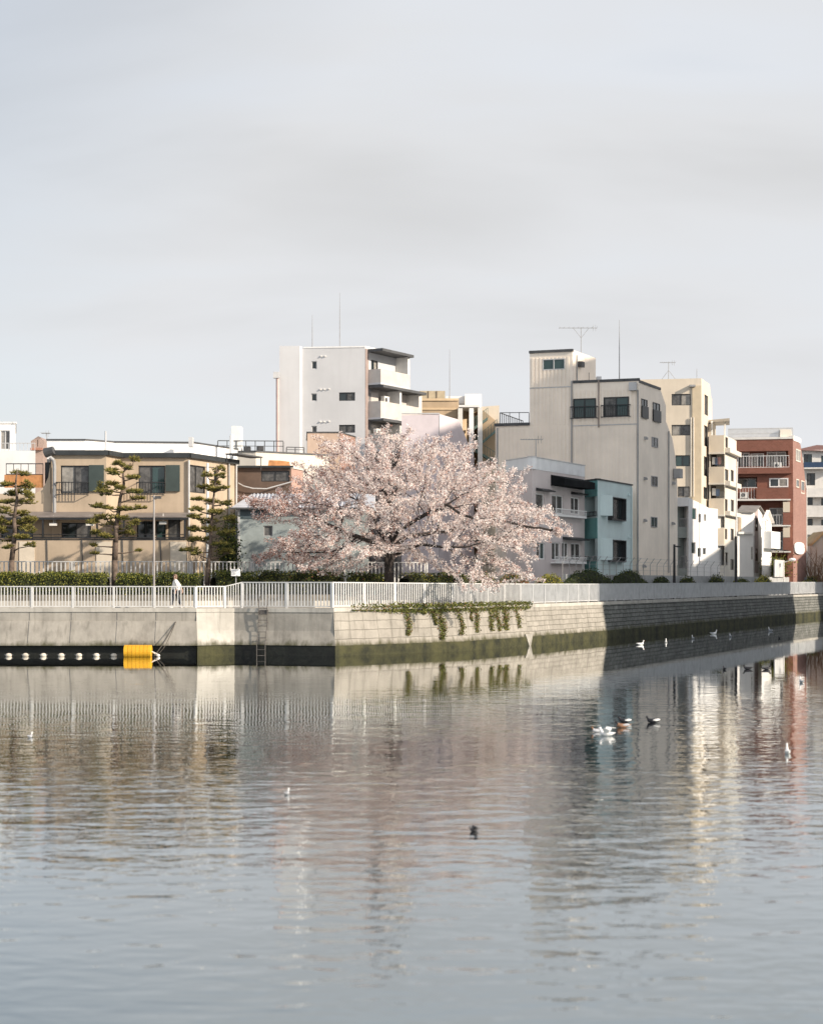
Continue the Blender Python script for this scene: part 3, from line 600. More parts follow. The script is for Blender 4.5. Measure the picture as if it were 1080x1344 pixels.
# ---- cream flat building with roof railing
ce_ = thing('cream_building', 'low cream flat-roofed building with thin roof railing and white chimney block', 'building', (*XY(370, 118), ZG))
f, _ = block(ce_, [XY(286, 117), XY(336, 116.5), XY(432, 120), XY(432, 128), XY(286, 126)], ZG, ZP(594, 117), cream_l, coping=darkgrey, ctop=0.10)
m_ = MB(); a = W(305, 590, 118); c = W(317, 560, 118); m_.box(a.x, c.x, 117.5, 119, a.z - .6, c.z); m_.build('chimney_block', whitewall, ce_)
for x0, x1, y0 in ((320, 328.5, 586), (337, 345.5, 585.5)):
    m_ = MB(); a = W(x0, 593, 118); c = W(x1, y0, 118); m_.box(a.x, c.x, 118, 118.6, a.z - .1, c.z); m_.box(a.x + .06, c.x - .06, 117.96, 118, a.z + .02, c.z - .06); m_.build('roof_unit', darkgrey, ce_)
for (x0, x1, y0, y1, D) in ((286, 372, 577.5, 593, 117.2), (377, 400, 586, 594, 118.4)):
    g = Face(XY(x0, D), XY(x1, D + .4)); m_ = MB(); za, zb = ZP(y1, D), ZP(y0, D)
    g.box(m_, 0, g.len, -.2, -.15, zb - .06, zb); g.box(m_, 0, g.len, -.2, -.15, (za + zb) / 2, (za + zb) / 2 + .04)
    k = 7 if x1 - x0 > 40 else 2
    for j in range(k + 1): u = g.len * j / k; g.box(m_, u - .03, u + .03, -.205, -.145, za, zb - .06)
    m_.build('railing', darkgrey, ce_)
# ---- tan box building
tb = thing('box_building', 'small tan and red-brown block on the roofs below the tall white block', 'building', (*XY(430, 128), ZG))
f, _ = block(tb, [XY(403.5, 127), XY(446, 127), XY(466, 131), XY(466, 134), XY(403, 134)], ZG, ZP(568, 127), mat('tan_wall', (0.50, 0.375, 0.29), .85, .06, streak=.15), coping=darkgrey, ctop=.08)
m_ = MB(); g = f[1]; g.box(m_, .02, g.len - .02, .003, .04, ZG, ZP(569, 127)); m_.build('side_cladding', mat('red_brown_cladding', (0.29, 0.18, 0.145), .8, .1), tb)

# ---- tall white block
wt = thing('white_tower_block', 'tall white apartment block with stacked balconies on its right side', 'apartment block', (*XY(440, 142), ZG))
zt = ZP(456, 140); S = XY(479, 140); sdv = Vector((2.6, 4.5)).normalized(); Sb = S + sdv * ((521.5 - 540) / FPX * 140 - S.x) / (sdv.x - (521.5 - 540) / FPX * sdv.y)
pts = [XY(394, 140.6), S, Sb, Sb + Vector((-6, 2)), XY(394, 152)]
f, _ = block(wt, pts, ZG, zt, greywall, wins=[
    (0, (409, 416, 474, 484.5), 'd', lightgrey), (0, (408.5, 416, 516.5, 526.5), 'd', lightgrey), (0, (409, 416, 559, 568), 'n', lightgrey),
    (0, (445, 466, 515, 526), 'dn', black), (0, (445, 466, 557.5, 568), 'nn', black),
    (1, (487, 496, 473, 486), 'dc', black), (1, (487, 496.5, 515, 530), 'dc', black), (1, (512, 520, 517, 532), 'nc', black), (1, (487, 497, 558, 575), 'dc', black), (1, (512, 521, 560, 576), 'nc', black)], roofm=lightgrey)
m_ = MB(); pl = [XY(367, 140), XY(393.6, 140), XY(397, 140.58), XY(397, 146), XY(367, 146)]; m_.prism(pl, ZG, ZP(454, 140)); m_.build('stair_tower_wall', greywall, wt)
m_ = MB(); f[0].box(m_, .3, f[0].len, -.25, .04, zt + .003, zt + .12); f[1].box(m_, 0, f[1].len, -.25, .03, zt + .003, zt + .12); m_.build('coping', whitewall, wt)
m_ = MB(); g = f[1]; g.box(m_, .02, .5, .003, .06, ZG, zt - .1); m_.build('corner_strip', mat('brown_grey_strip', (0.30, 0.24, 0.22), .8, .1), wt)
for px, py in ((422, 467.5), (427, 467.5), (421, 511), (426, 511), (432, 510.5), (421, 553.5), (426, 553.5), (432, 553)): hood(wt, f[0], px, py, offwhite, .075)
g = f[1]
Sc = Sb + sdv * 4.2; zlo = ZP(511, 143); block(wt, [S + sdv * .3, Sc, Sc + Vector((-5, 2.5)), S + Vector((-2, 5))], ZG, zlo, mat('balcony_wall_grey', (.50, .47, .44), .8, .06), name='lower_wall', roofname='lower_roof')
uA, uB, uC = g.at(482.5), g.at(521), g.at(535)
for (yt, yb, ub) in ((487.5, 505, uB), (529, 550, uC), (571, 592, uC)):
    D0 = 141.5; balcony(wt, g, uA, ub, ZP(yb, D0), ZP(yt, D0), 1.25, mat('balcony_pale', (.52, .48, .44), .8, .06), greywall)
for (yt, u_a, ub) in ((461, uA - .1, uB + .25), (508, uA, uC + .6), (551.5, uA, uC)):
    m_ = MB(); z = ZP(yt, 141.5); g.box(m_, u_a, ub, .004, 1.5, z - .22, z); m_.build('canopy', darkgrey, wt)
for (u, y0, y1) in ((uB - .1, 463, 490), (uC, 510, 530), (uA + 3.3, 510, 530), (uA + 3.3, 553, 572), (uC - .2, 553, 572)):
    m_ = MB(); g.box(m_, u - .15, u + .15, .004, 1.2, ZP(y1, 142), ZP(y0, 142)); m_.build('partition', offwhite, wt)
m_ = MB(); q = W(364.5, 590, 139.6); m_.tube((q.x, q.y, ZG), W(364.5, 497, 139.6), .14, .14, 8); m_.build('flue', mat('pink_flue', (.55, .43, .40), .8, .05), wt)
m_ = MB(); q = W(363.5, 490, 139.6); m_.box(q.x - .28, q.x + .2, q.y - .2, q.y + .2, q.z - .4, q.z + .1); m_.build('flue_cap', lightgrey, wt)
for px, y0, y1, D in ((410, 413, 457, 143), (446, 384, 456, 143)):
    m_ = MB(); m_.path([W(px, y1, D), W(px, (y0 + y1) / 2, D), W(px, y0, D)], [.04, .03, .012], 5); m_.build('antenna', grey, wt)

def ac_unit(root, face, px, py, n=.1, w=.8, h=.6, d=.32):
    u, z = face.at(px), face.z(px, py); mb = MB(); face.box(mb, u - w / 2, u + w / 2, n, n + d, z - h / 2, z + h / 2); a = mb.build('air_conditioner', offwhite, root)
    mb = MB(); c = face.p(u - w * .12, n + d + .012, z); k = 14; uu = Vector((face.u.x, face.u.y, 0)); mb.add([c + uu * (.2 * math.cos(2 * math.pi * i / k)) + Vector((0, 0, .2 * math.sin(2 * math.pi * i / k))) for i in range(k)], [tuple(range(k))]); mb.build('fan_grille', darkgrey, a); return a
for px, py in ((500, 525.5), (490, 568), (516, 527)): ac_unit(wt, f[1], px, py, .25)
# ---- lilac building
ll = thing('lilac_building', 'plain pale lilac building with sloped right edge behind the cherry crown', 'building', (*XY(570, 133), ZG))
A, B_, C = XY(527, 132), XY(577, 132), XY(622, 137); f1, f2 = Face(A, B_), Face(B_, C)
m_ = MB(); z1, z2, z3 = ZP(545, 132), ZP(543.5, 132), ZP(552, 135.5)
u603 = f2.at(602)
fr = [f1.p(0, 0, ZG), f1.p(f1.len, 0, ZG), f2.p(f2.len, 0, ZG), f2.p(f2.len, 0, ZP(602, 137)), f2.p(u603, 0, z3), f1.p(f1.len, 0, z2), f1.p(0, 0, z1)]
bk = [v + Vector((0, 8, 0)) for v in fr]
m_.add(fr + bk, [(0, 1, 5, 6), (1, 2, 3, 4, 5), (6, 5, 12, 13), (5, 4, 11, 12), (4, 3, 10, 11), (3, 2, 9, 10), (0, 6, 13, 7)]); m_.build('wall', lilac, ll)
m_ = MB(); f1.box(m_, 0, f1.len, -.2, .05, z2 + .004, z2 + .09); m_.build('coping', lightgrey, ll)
m_ = MB(); f1.box(m_, f1.len - .06, f1.len - .02, .003, .008, ZG, z2 - .1); m_.build('joint', grey, ll)

# ---- ochre building with outside stair
oc = thing('ochre_building', 'ochre building with roof plant screen and open outside staircase', 'building', (*XY(580, 157), ZG))
f, _ = block(oc, [XY(524, 155), XY(602, 155), XY(602, 165), XY(524, 165)], ZG, ZP(525, 155), ochre, roofm=lightgrey)
m_ = MB(); f[0].box(m_, 0, f[0].len, .003, .10, ZP(526, 155), ZP(523, 155)); f[0].box(m_, 0, f[0].len, .003, .07, ZP(538, 155), ZP(535.5, 155)); m_.build('cornice', mat('tan_band', (.62, .47, .30), .8, .06), oc)
f2_, _ = block(oc, [XY(551, 157), XY(584, 157), XY(584, 162), XY(537, 162)], ZP(526, 157), ZP(513, 157), mat('mustard_screen', (.43, .355, .24), .7, .1, 2), name='plant_screen', roofname='screen_top')
m_ = MB()
for x in (562, 573): u = f2_[0].at(x); f2_[0].box(m_, u - .03, u + .03, .003, .05, ZP(525, 157), ZP(513.5, 157))
m_.build('screen_post', brown, oc)
m_ = MB(); m_.prism([XY(585, 158), XY(622, 158), XY(622, 166), XY(585, 166)], ZP(530, 158), ZP(520, 158)); m_.prism([XY(610, 157), XY(632, 157), XY(632, 160), XY(610, 160)], ZP(534, 157), ZP(517, 157)); m_.build('parapet', whitewall, oc)
m_ = MB(); m_.prism([XY(600, 155.5), XY(607, 155.5), XY(630, 160), XY(600, 162)], ZG, ZP(533, 156)); m_.build('stair_core_wall', ochre, oc)
m_ = MB(); m_.prism([XY(602, 152.5), XY(629, 152.5), XY(633, 157), XY(602, 157)], ZP(535, 153), ZP(532, 153)); m_.build('stair_roof', whitewall, oc)
for px, mm in ((604, offwhite), (618.5, white), (630, offwhite)):
    m_ = MB(); q = W(px, 600, 152.6); m_.box(q.x - .2, q.x + .2, 152.6, 152.95, ZG, ZP(535, 152.6)); m_.build('column', mm, oc)
m_ = MB(); m_.prism([XY(630, 156), XY(655, 156), XY(655, 163), XY(630, 163)], ZG, [ZP(534, 156), ZP(532, 156), ZP(532, 156), ZP(534, 156)]); m_.build('wing_wall', cream, oc)
m_ = MB(); m_.prism([XY(632, 155.85), XY(650, 155.85), XY(650, 155.95), XY(632, 155.95)], ZP(610, 155.9), [ZP(537, 155.9), ZP(552, 155.9), ZP(552, 155.9), ZP(537, 155.9)]); m_.build('wing_panel', ochre, oc)
strm = mat('green_steel', (.12, .18, .16), .6, .15)
for (xa, ya, xb, yb) in ((622, 590, 652, 564), (650, 607, 622, 590), (622, 562, 640, 549)):
    m_ = MB(); a = W(xa, ya, 154.2); c = W(xb, yb, 154.2); h_ = Vector((0, 0, .95)); dY = Vector((0, 1.1, 0)); th = Vector((0, 0, .12))
    m_.hexa([a - th, c - th, c - th + dY, a - th + dY, a + th, c + th, c + th + dY, a + th + dY])
    m_.hexa([a + h_ - th * .4, c + h_ - th * .4, c + h_ - th * .4 + dY * .05, a + h_ - th * .4 + dY * .05, a + h_, c + h_, c + h_ + dY * .05, a + h_ + dY * .05])
    for k in range(9): q = a.lerp(c, k / 8); m_.tube(q, q + h_, .02, .02, 4)
    m_.build('stair_flight', strm, oc)
m_ = MB(); m_.path([W(590, 524, 158), W(590, 490, 158), W(590, 458, 158)], [.04, .03, .012], 5); m_.build('antenna', grey, oc)

# ---- big beige building with tower
bg = thing('beige_tower_building', 'big beige ribbed-siding building with a square tower and roof aerials', 'apartment block', (*XY(780, 133), ZG))
Kc = XY(838, 130); Kl = XY(751, 131.7); K0 = XY(650, 133.7); sv = Vector((2.31, 4.8)).normalized(); Ke = Kc + sv * 10.5
side = Face(Kc, Ke); fr = Face(K0, Kc)
prof = [(0, ZG)] + [(side.at(x), side.z(x, y)) for x, y in ((889, 760), (888.5, 640), (886, 600), (882, 576), (873.5, 553), (873.5, 533), (866, 510))] + [(0, ZP(499.8, 130))]
prof[1] = (prof[1][0], ZG)
m_ = MB(); ulen = (Kc - Kl).length; P3 = lambda du, u, z: Vector((*(Kc + sv * u - fr.u * du), z))
v = [P3(0, u, z) for u, z in prof] + [P3(ulen, u, z) for u, z in prof]; n = len(prof)
m_.add(v, [tuple(range(n)), tuple(range(2 * n - 1, n - 1, -1))] + [(i, n + i, n + (i + 1) % n, (i + 1) % n) for i in range(n)])
ftw = Face(XY(695, 132.85), Kl); wlow = Face(K0, XY(695, 132.85))
zlow, ztow = ZP(558.5, 133), ZP(461, 132.3)
bgw = m_.build('wall', beige_s, bg)
tback = Kl + sv * 5.3
m_ = MB(); m_.prism([XY(695, 132.85), Kl + fr.u * .003, tback, XY(695, 132.85) + sv * 5.3], ZG, [ztow - .12, ztow + .02, ztow + .02, ztow - .12]); m_.build('tower_wall', beige_s, bg)
m_ = MB(); m_.prism([K0, XY(694.9, 132.85), XY(694.9, 132.85) + sv * 6, K0 + sv * 6], ZG, zlow); m_.build('wing_wall', beige_s, bg)
# ribs of the siding, real strips proud of the wall
def ribs(face, u0, u1, z0, z1, pitch, skip=(), nm='siding_ribs'):
    m_ = MB(); u = u0 + pitch / 2
    while u < u1:
        segs = [(z0, z1)]
        for a, c, lo, hi in skip:
            if a - .05 < u < c + .05: segs = [s2 for (s0, s1) in segs for s2 in ((s0, min(s1, lo)), (max(s0, hi), s1)) if s2[1] - s2[0] > .05]
        for s0, s1 in segs: face.box(m_, u - .075, u + .075, .002, .05, s0, s1)
        u += pitch
    return m_.build(nm, beige_s, bg)
tw = ftw.rect(712, 741.5, 471, 485.5); w1, w2 = fr.rect(752, 782, 523, 549), fr.rect(792, 825, 521, 547)
ribs(ftw, .1, ftw.len - .1, ZP(508, 132) + .06, ztow - .5, .31, [tw]); ribs(ftw, .1, ftw.len - .1, ZP(558, 132) + .05, ZP(508, 132) - .06, .31); ribs(ftw, .1, ftw.len - .1, ZG, ZP(558, 132) - .05, .31)
ul = fr.at(751.5); ribs(fr, ul, fr.len - .1, ZP(558, 131) + .06, ZP(512, 131), .31, [w1, w2]); ribs(fr, ul, fr.len - .1, ZG, ZP(558, 131) - .06, .36)
ribs(wlow, .15, wlow.len - .1, ZG, zlow - .25, .31)
m_ = MB(); fr.box(m_, ul, fr.len, .003, .05, ZP(558.6, 131), ZP(557.4, 131)); ftw.box(m_, 0, ftw.len, .003, .05, ZP(508.6, 132), ZP(507.4, 132)); m_.build('seam_strip', lightgrey, bg)
for ar_ in ((fr, ul + .02, fr.len + .05, -.2, .085, ZP(501.6, 131), ZP(500.4, 131) + .12), (ftw, -.05, ftw.len + .05, -.2, .085, ztow - .10, ztow + .10), (wlow, -.05, wlow.len, -.3, .12, zlow + .003, zlow + .22)): m_ = MB(); ar_[0].box(m_, *ar_[1:]); m_.build('coping', darkgrey, bg)
m_ = MB(); ua_, za_, ub_, zb_ = 0, prof[-1][1], prof[-2][0], prof[-2][1]; P = side.p; m_.hexa([P(ua_, .07, za_ - .12), P(ub_, .07, zb_ - .12), P(ub_, -.3, zb_ - .12), P(ua_, -.3, za_ - .12), P(ua_, .07, za_ + .06), P(ub_, .07, zb_ + .06), P(ub_, -.3, zb_ + .06), P(ua_, -.3, za_ + .06)]); m_.build('coping', darkgrey, bg)
window(bg, ftw, (712, 741.5, 471, 485.5), 'tt', lightgrey, proud=True, w=.07)
for rc in ((752, 782, 523, 549), (792, 825, 521, 547)):
    wn = window(bg, fr, rc, 'tt' if rc[0] < 760 else 'nt', black, proud=True, w=.09)
    u0, u1, a, c = fr.rect(*rc); m_ = MB(); zr_ = a + (c - a) * .55
    for z in (a - .05, zr_): fr.box(m_, u0 - .15, u1 + .15, .36, .41, z, z + .06); fr.box(m_, u0 - .15, u0 - .1, .056, .36, z, z + .06); fr.box(m_, u1 + .1, u1 + .15, .056, .36, z, z + .06)
    k = 12
    for j in range(k + 1): u = u0 - .15 + (u1 - u0 + .27) * j / k; fr.box(m_, u, u + .03, .37, .4, a, zr_)
    m_.build('window_rail', black, bg)
for rc, sp_ in (((841, 848.5, 524, 548), 'd'), ((856, 865, 529, 553), 'd'), ((854.5, 862.5, 574, 587), 'n'), ((854, 862, 625, 638.5), 'n'), ((853.5, 861.5, 678.5, 692), 't')):
    window(bg, side, rc, sp_ + ('d' if rc[2] < 560 else sp_), black if rc[2] < 560 else grey, proud=True, w=.06)
    if rc[2] < 560:
        u0, u1, a, c = side.rect(*rc); m_ = MB(); side.box(m_, u0 - .08, u1 + .08, .06, .13, a - .05, a + .85); m_.build('window_rail', black, bg)
for px, py in ((845.5, 575), (845, 628), (844.5, 683), (843.5, 743), (882, 634), (881.5, 687)): hood(bg, side, px, py, grey, .16)
pipe(bg, fr, 750.3, 500, 752, grey, .08, .06); pipe(bg, fr, 785.5, 499, 561, mat('brown_pipe', (.30, .25, .22), .6, .1), .08, .06); pipe(bg, fr, 837, 512, 752, grey, .10, .06)
pipe(bg, side, 875.6, 566, 752, grey, .10, .06)
m_ = MB(); u0, u1, a, c = fr.rect(826.5, 836, 502.5, 513); fr.box(m_, u0, u1, .06, .5, a, c); m_.build('vent_box', lightgrey, bg)
m_ = MB(); u = side.at(884); z = side.z(884, 622); side.box(m_, u - .35, u + .45, .06, .6, z - .35, z + .4); m_.build('vent_box', grey, bg)
tside = Face(Kl, tback)
for px, y0, y1 in ((756, 466, 503),): pipe(bg, tside, px, y0, y1, grey, .07, .05)
m_ = MB(); u0, u1, a, c = tside.rect(757.5, 761.5, 475, 482); tside.box(m_, u0, u1, .01, .35, a, c); m_.build('vent_box', darkgrey, bg)
m_ = MB(); a, c = W(766.5, 503, 135), W(773, 489, 135); m_.box(a.x, c.x, 135, 136.2, a.z - .4, c.z); m_.build('roof_door', darkgrey, bg)
m_ = MB(); a, c = W(783, 501, 132.5), W(789, 494, 132.5); m_.box(a.x, c.x, 132.5, 133.2, a.z - .3, c.z); m_.build('roof_unit', lightgrey, bg)
m_ = MB(); m_.path([W(812.5, 500, 133), W(812.5, 460, 133), W(812.5, 420, 133)], [.045, .035, .015], 5); m_.build('antenna', grey, bg)
def tv_aerial(root, px, ytop, ybase, D, x0, x1, strut=True):
    mb = MB(); mb.tube(W(px, ybase, D), W(px, ytop - 1, D), .035, .025, 5); zt_ = ZP(ytop, D); xa, xb = W(x0, 0, D).x, W(x1, 0, D).x
    mb.tube((xa, D, zt_), (xb, D, zt_), .022, .022, 5)
    k = 9
    for j in range(k):
        x = xa + (xb - xa) * j / (k - 1); mb.tube((x, D - .45, zt_ + .03), (x, D + .45, zt_ + .03), .012, .012, 4)
    for x in (xb - .3, xb - .1): mb.tube((x, D, zt_ - .25), (x, D, zt_ + .25), .012, .012, 4)
    if strut:
        zc = ZP(ytop + 13, D); xm = W(px, 0, D).x
        for s_ in (-1, 1): mb.tube((xm, D, zc), (xm + s_ * .62, D, zt_), .015, .015, 4)
    return mb.build('aerial', grey, root)
tv_aerial(bg, 762.3, 430.5, 480, 135, 734, 783)
g = Face(XY(656.5, 134.5), XY(664, 138.5)); g2 = Face(XY(656, 134.2), XY(694, 134.0))
m_ = MB(); za, zb = ZP(558, 134), ZP(541, 134)
for gg in (g2, Face(XY(656.2, 134.3), XY(686, 141))):
    gg.box(m_, 0, gg.len, -.03, .03, zb - .05, zb)
    k = 12 if gg is not g2 else 3
    for j in range(k + 1): u = gg.len * j / k; gg.box(m_, u - .025, u + .025, -.02, .02, za, zb - .05)
m_.build('roof_railing', black, bg)
pipe(bg, wlow, 653, 562, 620, grey, .08, .06)

# ---- mauve house
mv = thing('mauve_house', 'grey-mauve two-storey house with white parapet and black awning, right of the cherry', 'house', (*XY(730, 112), ZG))
pts = [XY(664, 115), XY(698, 111.5), XY(767, 120), XY(764, 123), XY(664, 123)]; zt = ZP(615.5, 111.5)
f, _ = block(mv, pts, ZG, zt, mauve, wins=[
    (1, (703, 714, 648, 672), 'n', white), (1, (724, 739, 650, 674), 'nd', white), (1, (749, 760.5, 653, 675), 'nn', white),
    (1, (704, 715, 712, 734), 'nt', white), (1, (724, 735, 712, 735), 'dn', white), (1, (737, 746, 712, 735), 'nn', white), (1, (749, 762, 713, 736), 'nn', white)], roofm=lightgrey)
m_ = MB(); zp2 = ZP(600, 111.5)
for g in (f[0], f[1]): g.box(m_, 0, g.len, -.3, .02, zt + .003, zp2)
m_.build('parapet', mat('white_panel', (.70, .71, .72), .6, .05, streak=.08), mv)
m_ = MB()
for g in (f[0], f[1]): g.box(m_, -.03, g.len + .03, -.33, .05, zp2 + .003, zp2 + .07)
m_.build('coping', lightgrey, mv)
g = f[1]
def awning(root, rc, depth, m, drop=0.3):
    u0, u1, a, c = g.rect(*rc); P = g.p; mb = MB()
    mb.add([P(u0, .004, c), P(u1, .004, c), P(u1, depth, a + drop), P(u0, depth, a + drop), P(u0, .004, a), P(u1, .004, a), P(u1, depth, a), P(u0, depth, a)], [(0, 1, 2, 3), (7, 6, 5, 4), (3, 2, 6, 7), (0, 3, 7, 4), (1, 5, 6, 2)])
    return mb.build('awning', m, root)
matte = mat('black_canvas', (.012, .013, .014), .95, .2, spec=.1)
awning(mv, (722.5, 763, 626, 640), 1.0, matte, .45); awning(mv, (703, 720, 641, 645), .5, black, .06); awning(mv, (749, 763, 646, 649.5), .5, black, .06); awning(mv, (738, 763, 705, 709), .6, coal, .08)
for (x0, x1, y0, y1) in ((722, 762.5, 669, 677), (722, 762.5, 731, 738)):
    u0, u1, a, c = g.rect(x0, x1, y0, y1); railing(mv, g, u0, u1, a, c, .38, white, .22, 'window_rail', .035)
    m_ = MB(); g.box(m_, u0, u1, .003, .40, a - .1, a - .003); m_.build('sill', white, mv)
tv_aerial(mv, 703, 577, 600, 114, 683, 712, False)
# ---- teal house
tl = thing('teal_house', 'small teal two-storey house with corner balconies and black bay windows', 'house', (*XY(800, 121), ZG))
pts = [XY(758, 122), XY(784, 119.2), XY(829, 126.4), XY(826.5, 129.7), XY(763, 130.5)]; zt = ZP(629, 118.5)
f, _ = block(tl, pts, ZG, zt, tealw, deep=[(0, (767.2, 780.5, 650, 677), 1.4), (0, (767.2, 780.5, 707, 735), 1.4)], roofm=darkgrey)
for za_, zb_ in ((ZP(649, 117), zt - .02), (ZP(705.5, 117), ZP(678, 117)), (ZG, ZP(736, 117))): m_ = MB(); f[0].box(m_, f[0].at(766.2), f[0].len - .02, .003, .03, za_, zb_); m_.build('balcony_front', teald, tl)
for yb in (677, 735):
    u0, u1, a, c = f[0].rect(767.5, 784, yb - 5, yb); railing(tl, f[0], u0, u1, a - .05, c, .12, black, .2, 'balcony_rail', .03)
    u0, u1, a, c = f[0].rect(768, 776, yb - 25, yb - 1); m_ = MB(); f[0].box(m_, u0, u1, -1.38, -1.3, a, c); m_.build('balcony_door', mat('brown_door', (.16, .085, .05), .6, .2) if yb == 677 else black, tl)
m_ = MB()
for g in (f[0], f[1]): g.box(m_, -.05, g.len + .05, -.2, .07, zt + .003, zt + .10)
m_.build('coping', coal, tl)
g = f[1]
for y0, y1 in ((654.5, 682), (710, 736.5)):
    u0, u1, a, c = g.rect(798, 815.5, y0, y1); m_ = MB(); g.box(m_, u0 - .12, u1 + .12, .003, .32, a - .08, a); g.box(m_, u0 - .12, u1 + .12, .003, .32, c, c + .06)
    g.box(m_, u0 - .12, u0 - .05, .003, .32, a, c); g.box(m_, u1 + .05, u1 + .12, .003, .32, a, c)
    bay = m_.build('bay_frame', black, tl); window(tl, g, (798, 815.5, y0, y1), 'dnd', black, proud=True, w=.07)
for px, py in ((820, 657), (824, 649), (819.5, 713), (824, 705)): hood(tl, g, px, py, tealw, .12)
pipe(tl, g, 827.5, 640, 750, tealw, .08, .05)
# ---- cream tower block (right)
cr = thing('cream_block', 'tall cream apartment block with pale corner and stepped balconies, right of the beige tower', 'apartment block', (*XY(890, 153), ZG))
A, B_, C = XY(836, 150.6), XY(920, 150), XY(934, 155.5); zt = ZP(496.5, 150)
f, _ = block(cr, [A, B_, C, C + Vector((-1, 6)), A + Vector((1, 9))], ZG, zt - 1.2, cream, wins=[
    (0, (881, 906, 517, 532), 'nc', black), (0, (881, 905.5, 557.5, 571.5), 'cn', black), (0, (886, 905, 597.5, 612), 'tt', black), (0, (889, 904.5, 638.5, 652), 'nc', black),
    (1, (924, 928.8, 518.5, 545), 'cn', black), (1, (923.5, 928.6, 559, 586), 'cn', black), (1, (923.3, 928.4, 599.5, 625), 'dn', black), (1, (922.8, 928, 639.5, 655), 'nd', black)], roofname='inner_roof')
m_ = MB(); g0, g1 = f[0], f[1]; zc = zt - 1.2
uq = g1.at(931)
fr_ = [g0.p(0, 0, zc), g0.p(g0.len, 0, zc), g1.p(uq + .8, 0, zc - .003), g1.p(uq, 0, ZP(500.5, 152)), g0.p(g0.len, 0, zt), g0.p(0, 0, zt - .05)]
bk = [v + Vector((0, 6, 0)) for v in fr_]
m_.add(fr_ + bk, [(0, 1, 4, 5), (1, 2, 3, 4), (5, 4, 10, 11), (4, 3, 9, 10), (3, 2, 8, 9), (0, 5, 11, 6)]); m_.build('top_wall', cream, cr)
m_ = MB(); u0, u1 = g0.at(908), g0.len - .02; g0.box(m_, u0, u1, .003, .10, ZG, ZP(506, 150)); m_.build('pilaster', mat('cream_deep', (.55, .46, .33), .8, .06), cr)
for px in (906, 909.5): pipe(cr, g0, px, 548, 652, cream_l, .13, .06)
m_ = MB(); g0.box(m_, g0.at(904), g0.at(912), .003, .5, ZP(508, 150), ZP(505.5, 150)); m_.build('wall_lamp', grey, cr)
tv_aerial(cr, 877, 476, 498, 153, 866, 886, False)
m_ = MB(); 
for s_ in (-9, 9): m_.tube(W(877, 486, 153), W(877 + s_, 498, 153), .02, .02, 4)
m_.tube(W(914, 497, 152), W(914, 484, 152), .025, .02, 4); m_.build('mast_stay', grey, cr)
# balcony wing
w0, w1, w2 = XY(930, 152.9), XY(951, 152.5), XY(966, 158.5)
yt = 552
fl = ((572, 594), (613.5, 634), (655, 675.5), (693.5, 714))
wl_ = [(1, (951.5, 955, 574, 588), 'd', brown), (1, (951, 955.5, 616, 631), 'd', brown), (1, (958.5, 962.5, 617, 632), 'd', brown), (1, (950.5, 954.5, 655, 671), 'd', brown), (1, (958.5, 962.8, 656, 672), 'd', brown),
       (1, (950.3, 954, 694, 708), 'd', brown), (1, (958.2, 962.6, 694, 709), 'd', brown), (1, (951, 955, 725, 742), 'd', brown), (1, (958, 963, 734, 748), 'd', brown)]
f, _ = block(cr, [w0, w1, w2, w2 + Vector((-1, 4)), w0 + Vector((1.0, 6))], ZG, ZP(572, 153), cream_l, wins=wl_ , deep=[(0, (931.5, 950, 594.5, 612.5), 1.2), (0, (931.5, 950, 635, 654), 1.2), (0, (931.5, 950, 676, 692.5), 1.2), (0, (931.5, 950, 715, 742), 1.2)], name='balcony_wing_wall')
g = f[0]
for yt_, yb_ in fl:
    u0, u1, a, c = g.rect(930.5, 950.5, yt_, yb_); balcony(cr, g, u0, u1, a, c, .55, cream, cream_l)
for (y0, y1) in ((591, 597), (633.5, 639.5), (672.5, 678)):
    u0, u1, a, c = f[1].rect(951, 966, y0, y1); m_ = MB(); f[1].box(m_, u0, u1, .003, .45, a, c); m_.build('ledge', cream_l, cr)
for x0, x1, y0, y1 in ((932, 938, 596, 611), (941, 947, 599, 611), (932, 937, 637, 653), (941, 949, 644, 653), (932, 937, 678, 691), (940, 948, 681, 692)):
    u0, u1, a, c = g.rect(x0, x1, y0, y1); m_ = MB(); g.box(m_, u0, u1, -1.19, -1.12, a - .3, c); m_.build('balcony_door', brown if x0 < 940 else offwhite, cr)
m_ = MB(); m_.prism([XY(930, 153.6), XY(957, 151.8), XY(957, 156), XY(932, 157)], ZP(552.5, 152), ZP(549, 152)); m_.build('roof_canopy', cream_l, cr)
for px in (934, 951):
    m_ = MB(); q = W(px, 570, 153); m_.box(q.x - .07, q.x + .07, 153.0, 153.14, ZP(574, 153), ZP(552.5, 153)); m_.build('canopy_post', offwhite, cr)
m_ = MB(); q = W(934, 560, 153.5); m_.box(q.x - .25, q.x + .35, 153.6, 154.3, ZP(572, 153), ZP(556, 153)); m_.build('roof_unit', cream, cr)

cloth = [mat('laundry_white', (.75, .75, .74), .9, .05), mat('laundry_blue', (.16, .22, .33), .9, .1), mat('laundry_rose', (.5, .3, .28), .9, .1)]
for i, (px, py) in enumerate(((936, 604), (939.5, 605), (943, 604), (936, 645), (941, 646), (938, 685))):
    u, z = g.at(px), g.z(px, py); m_ = MB(); g.box(m_, u - .16, u + .16, -.30, -.27, z - .35, z + .3); m_.build('laundry', cloth[i % 3], cr)
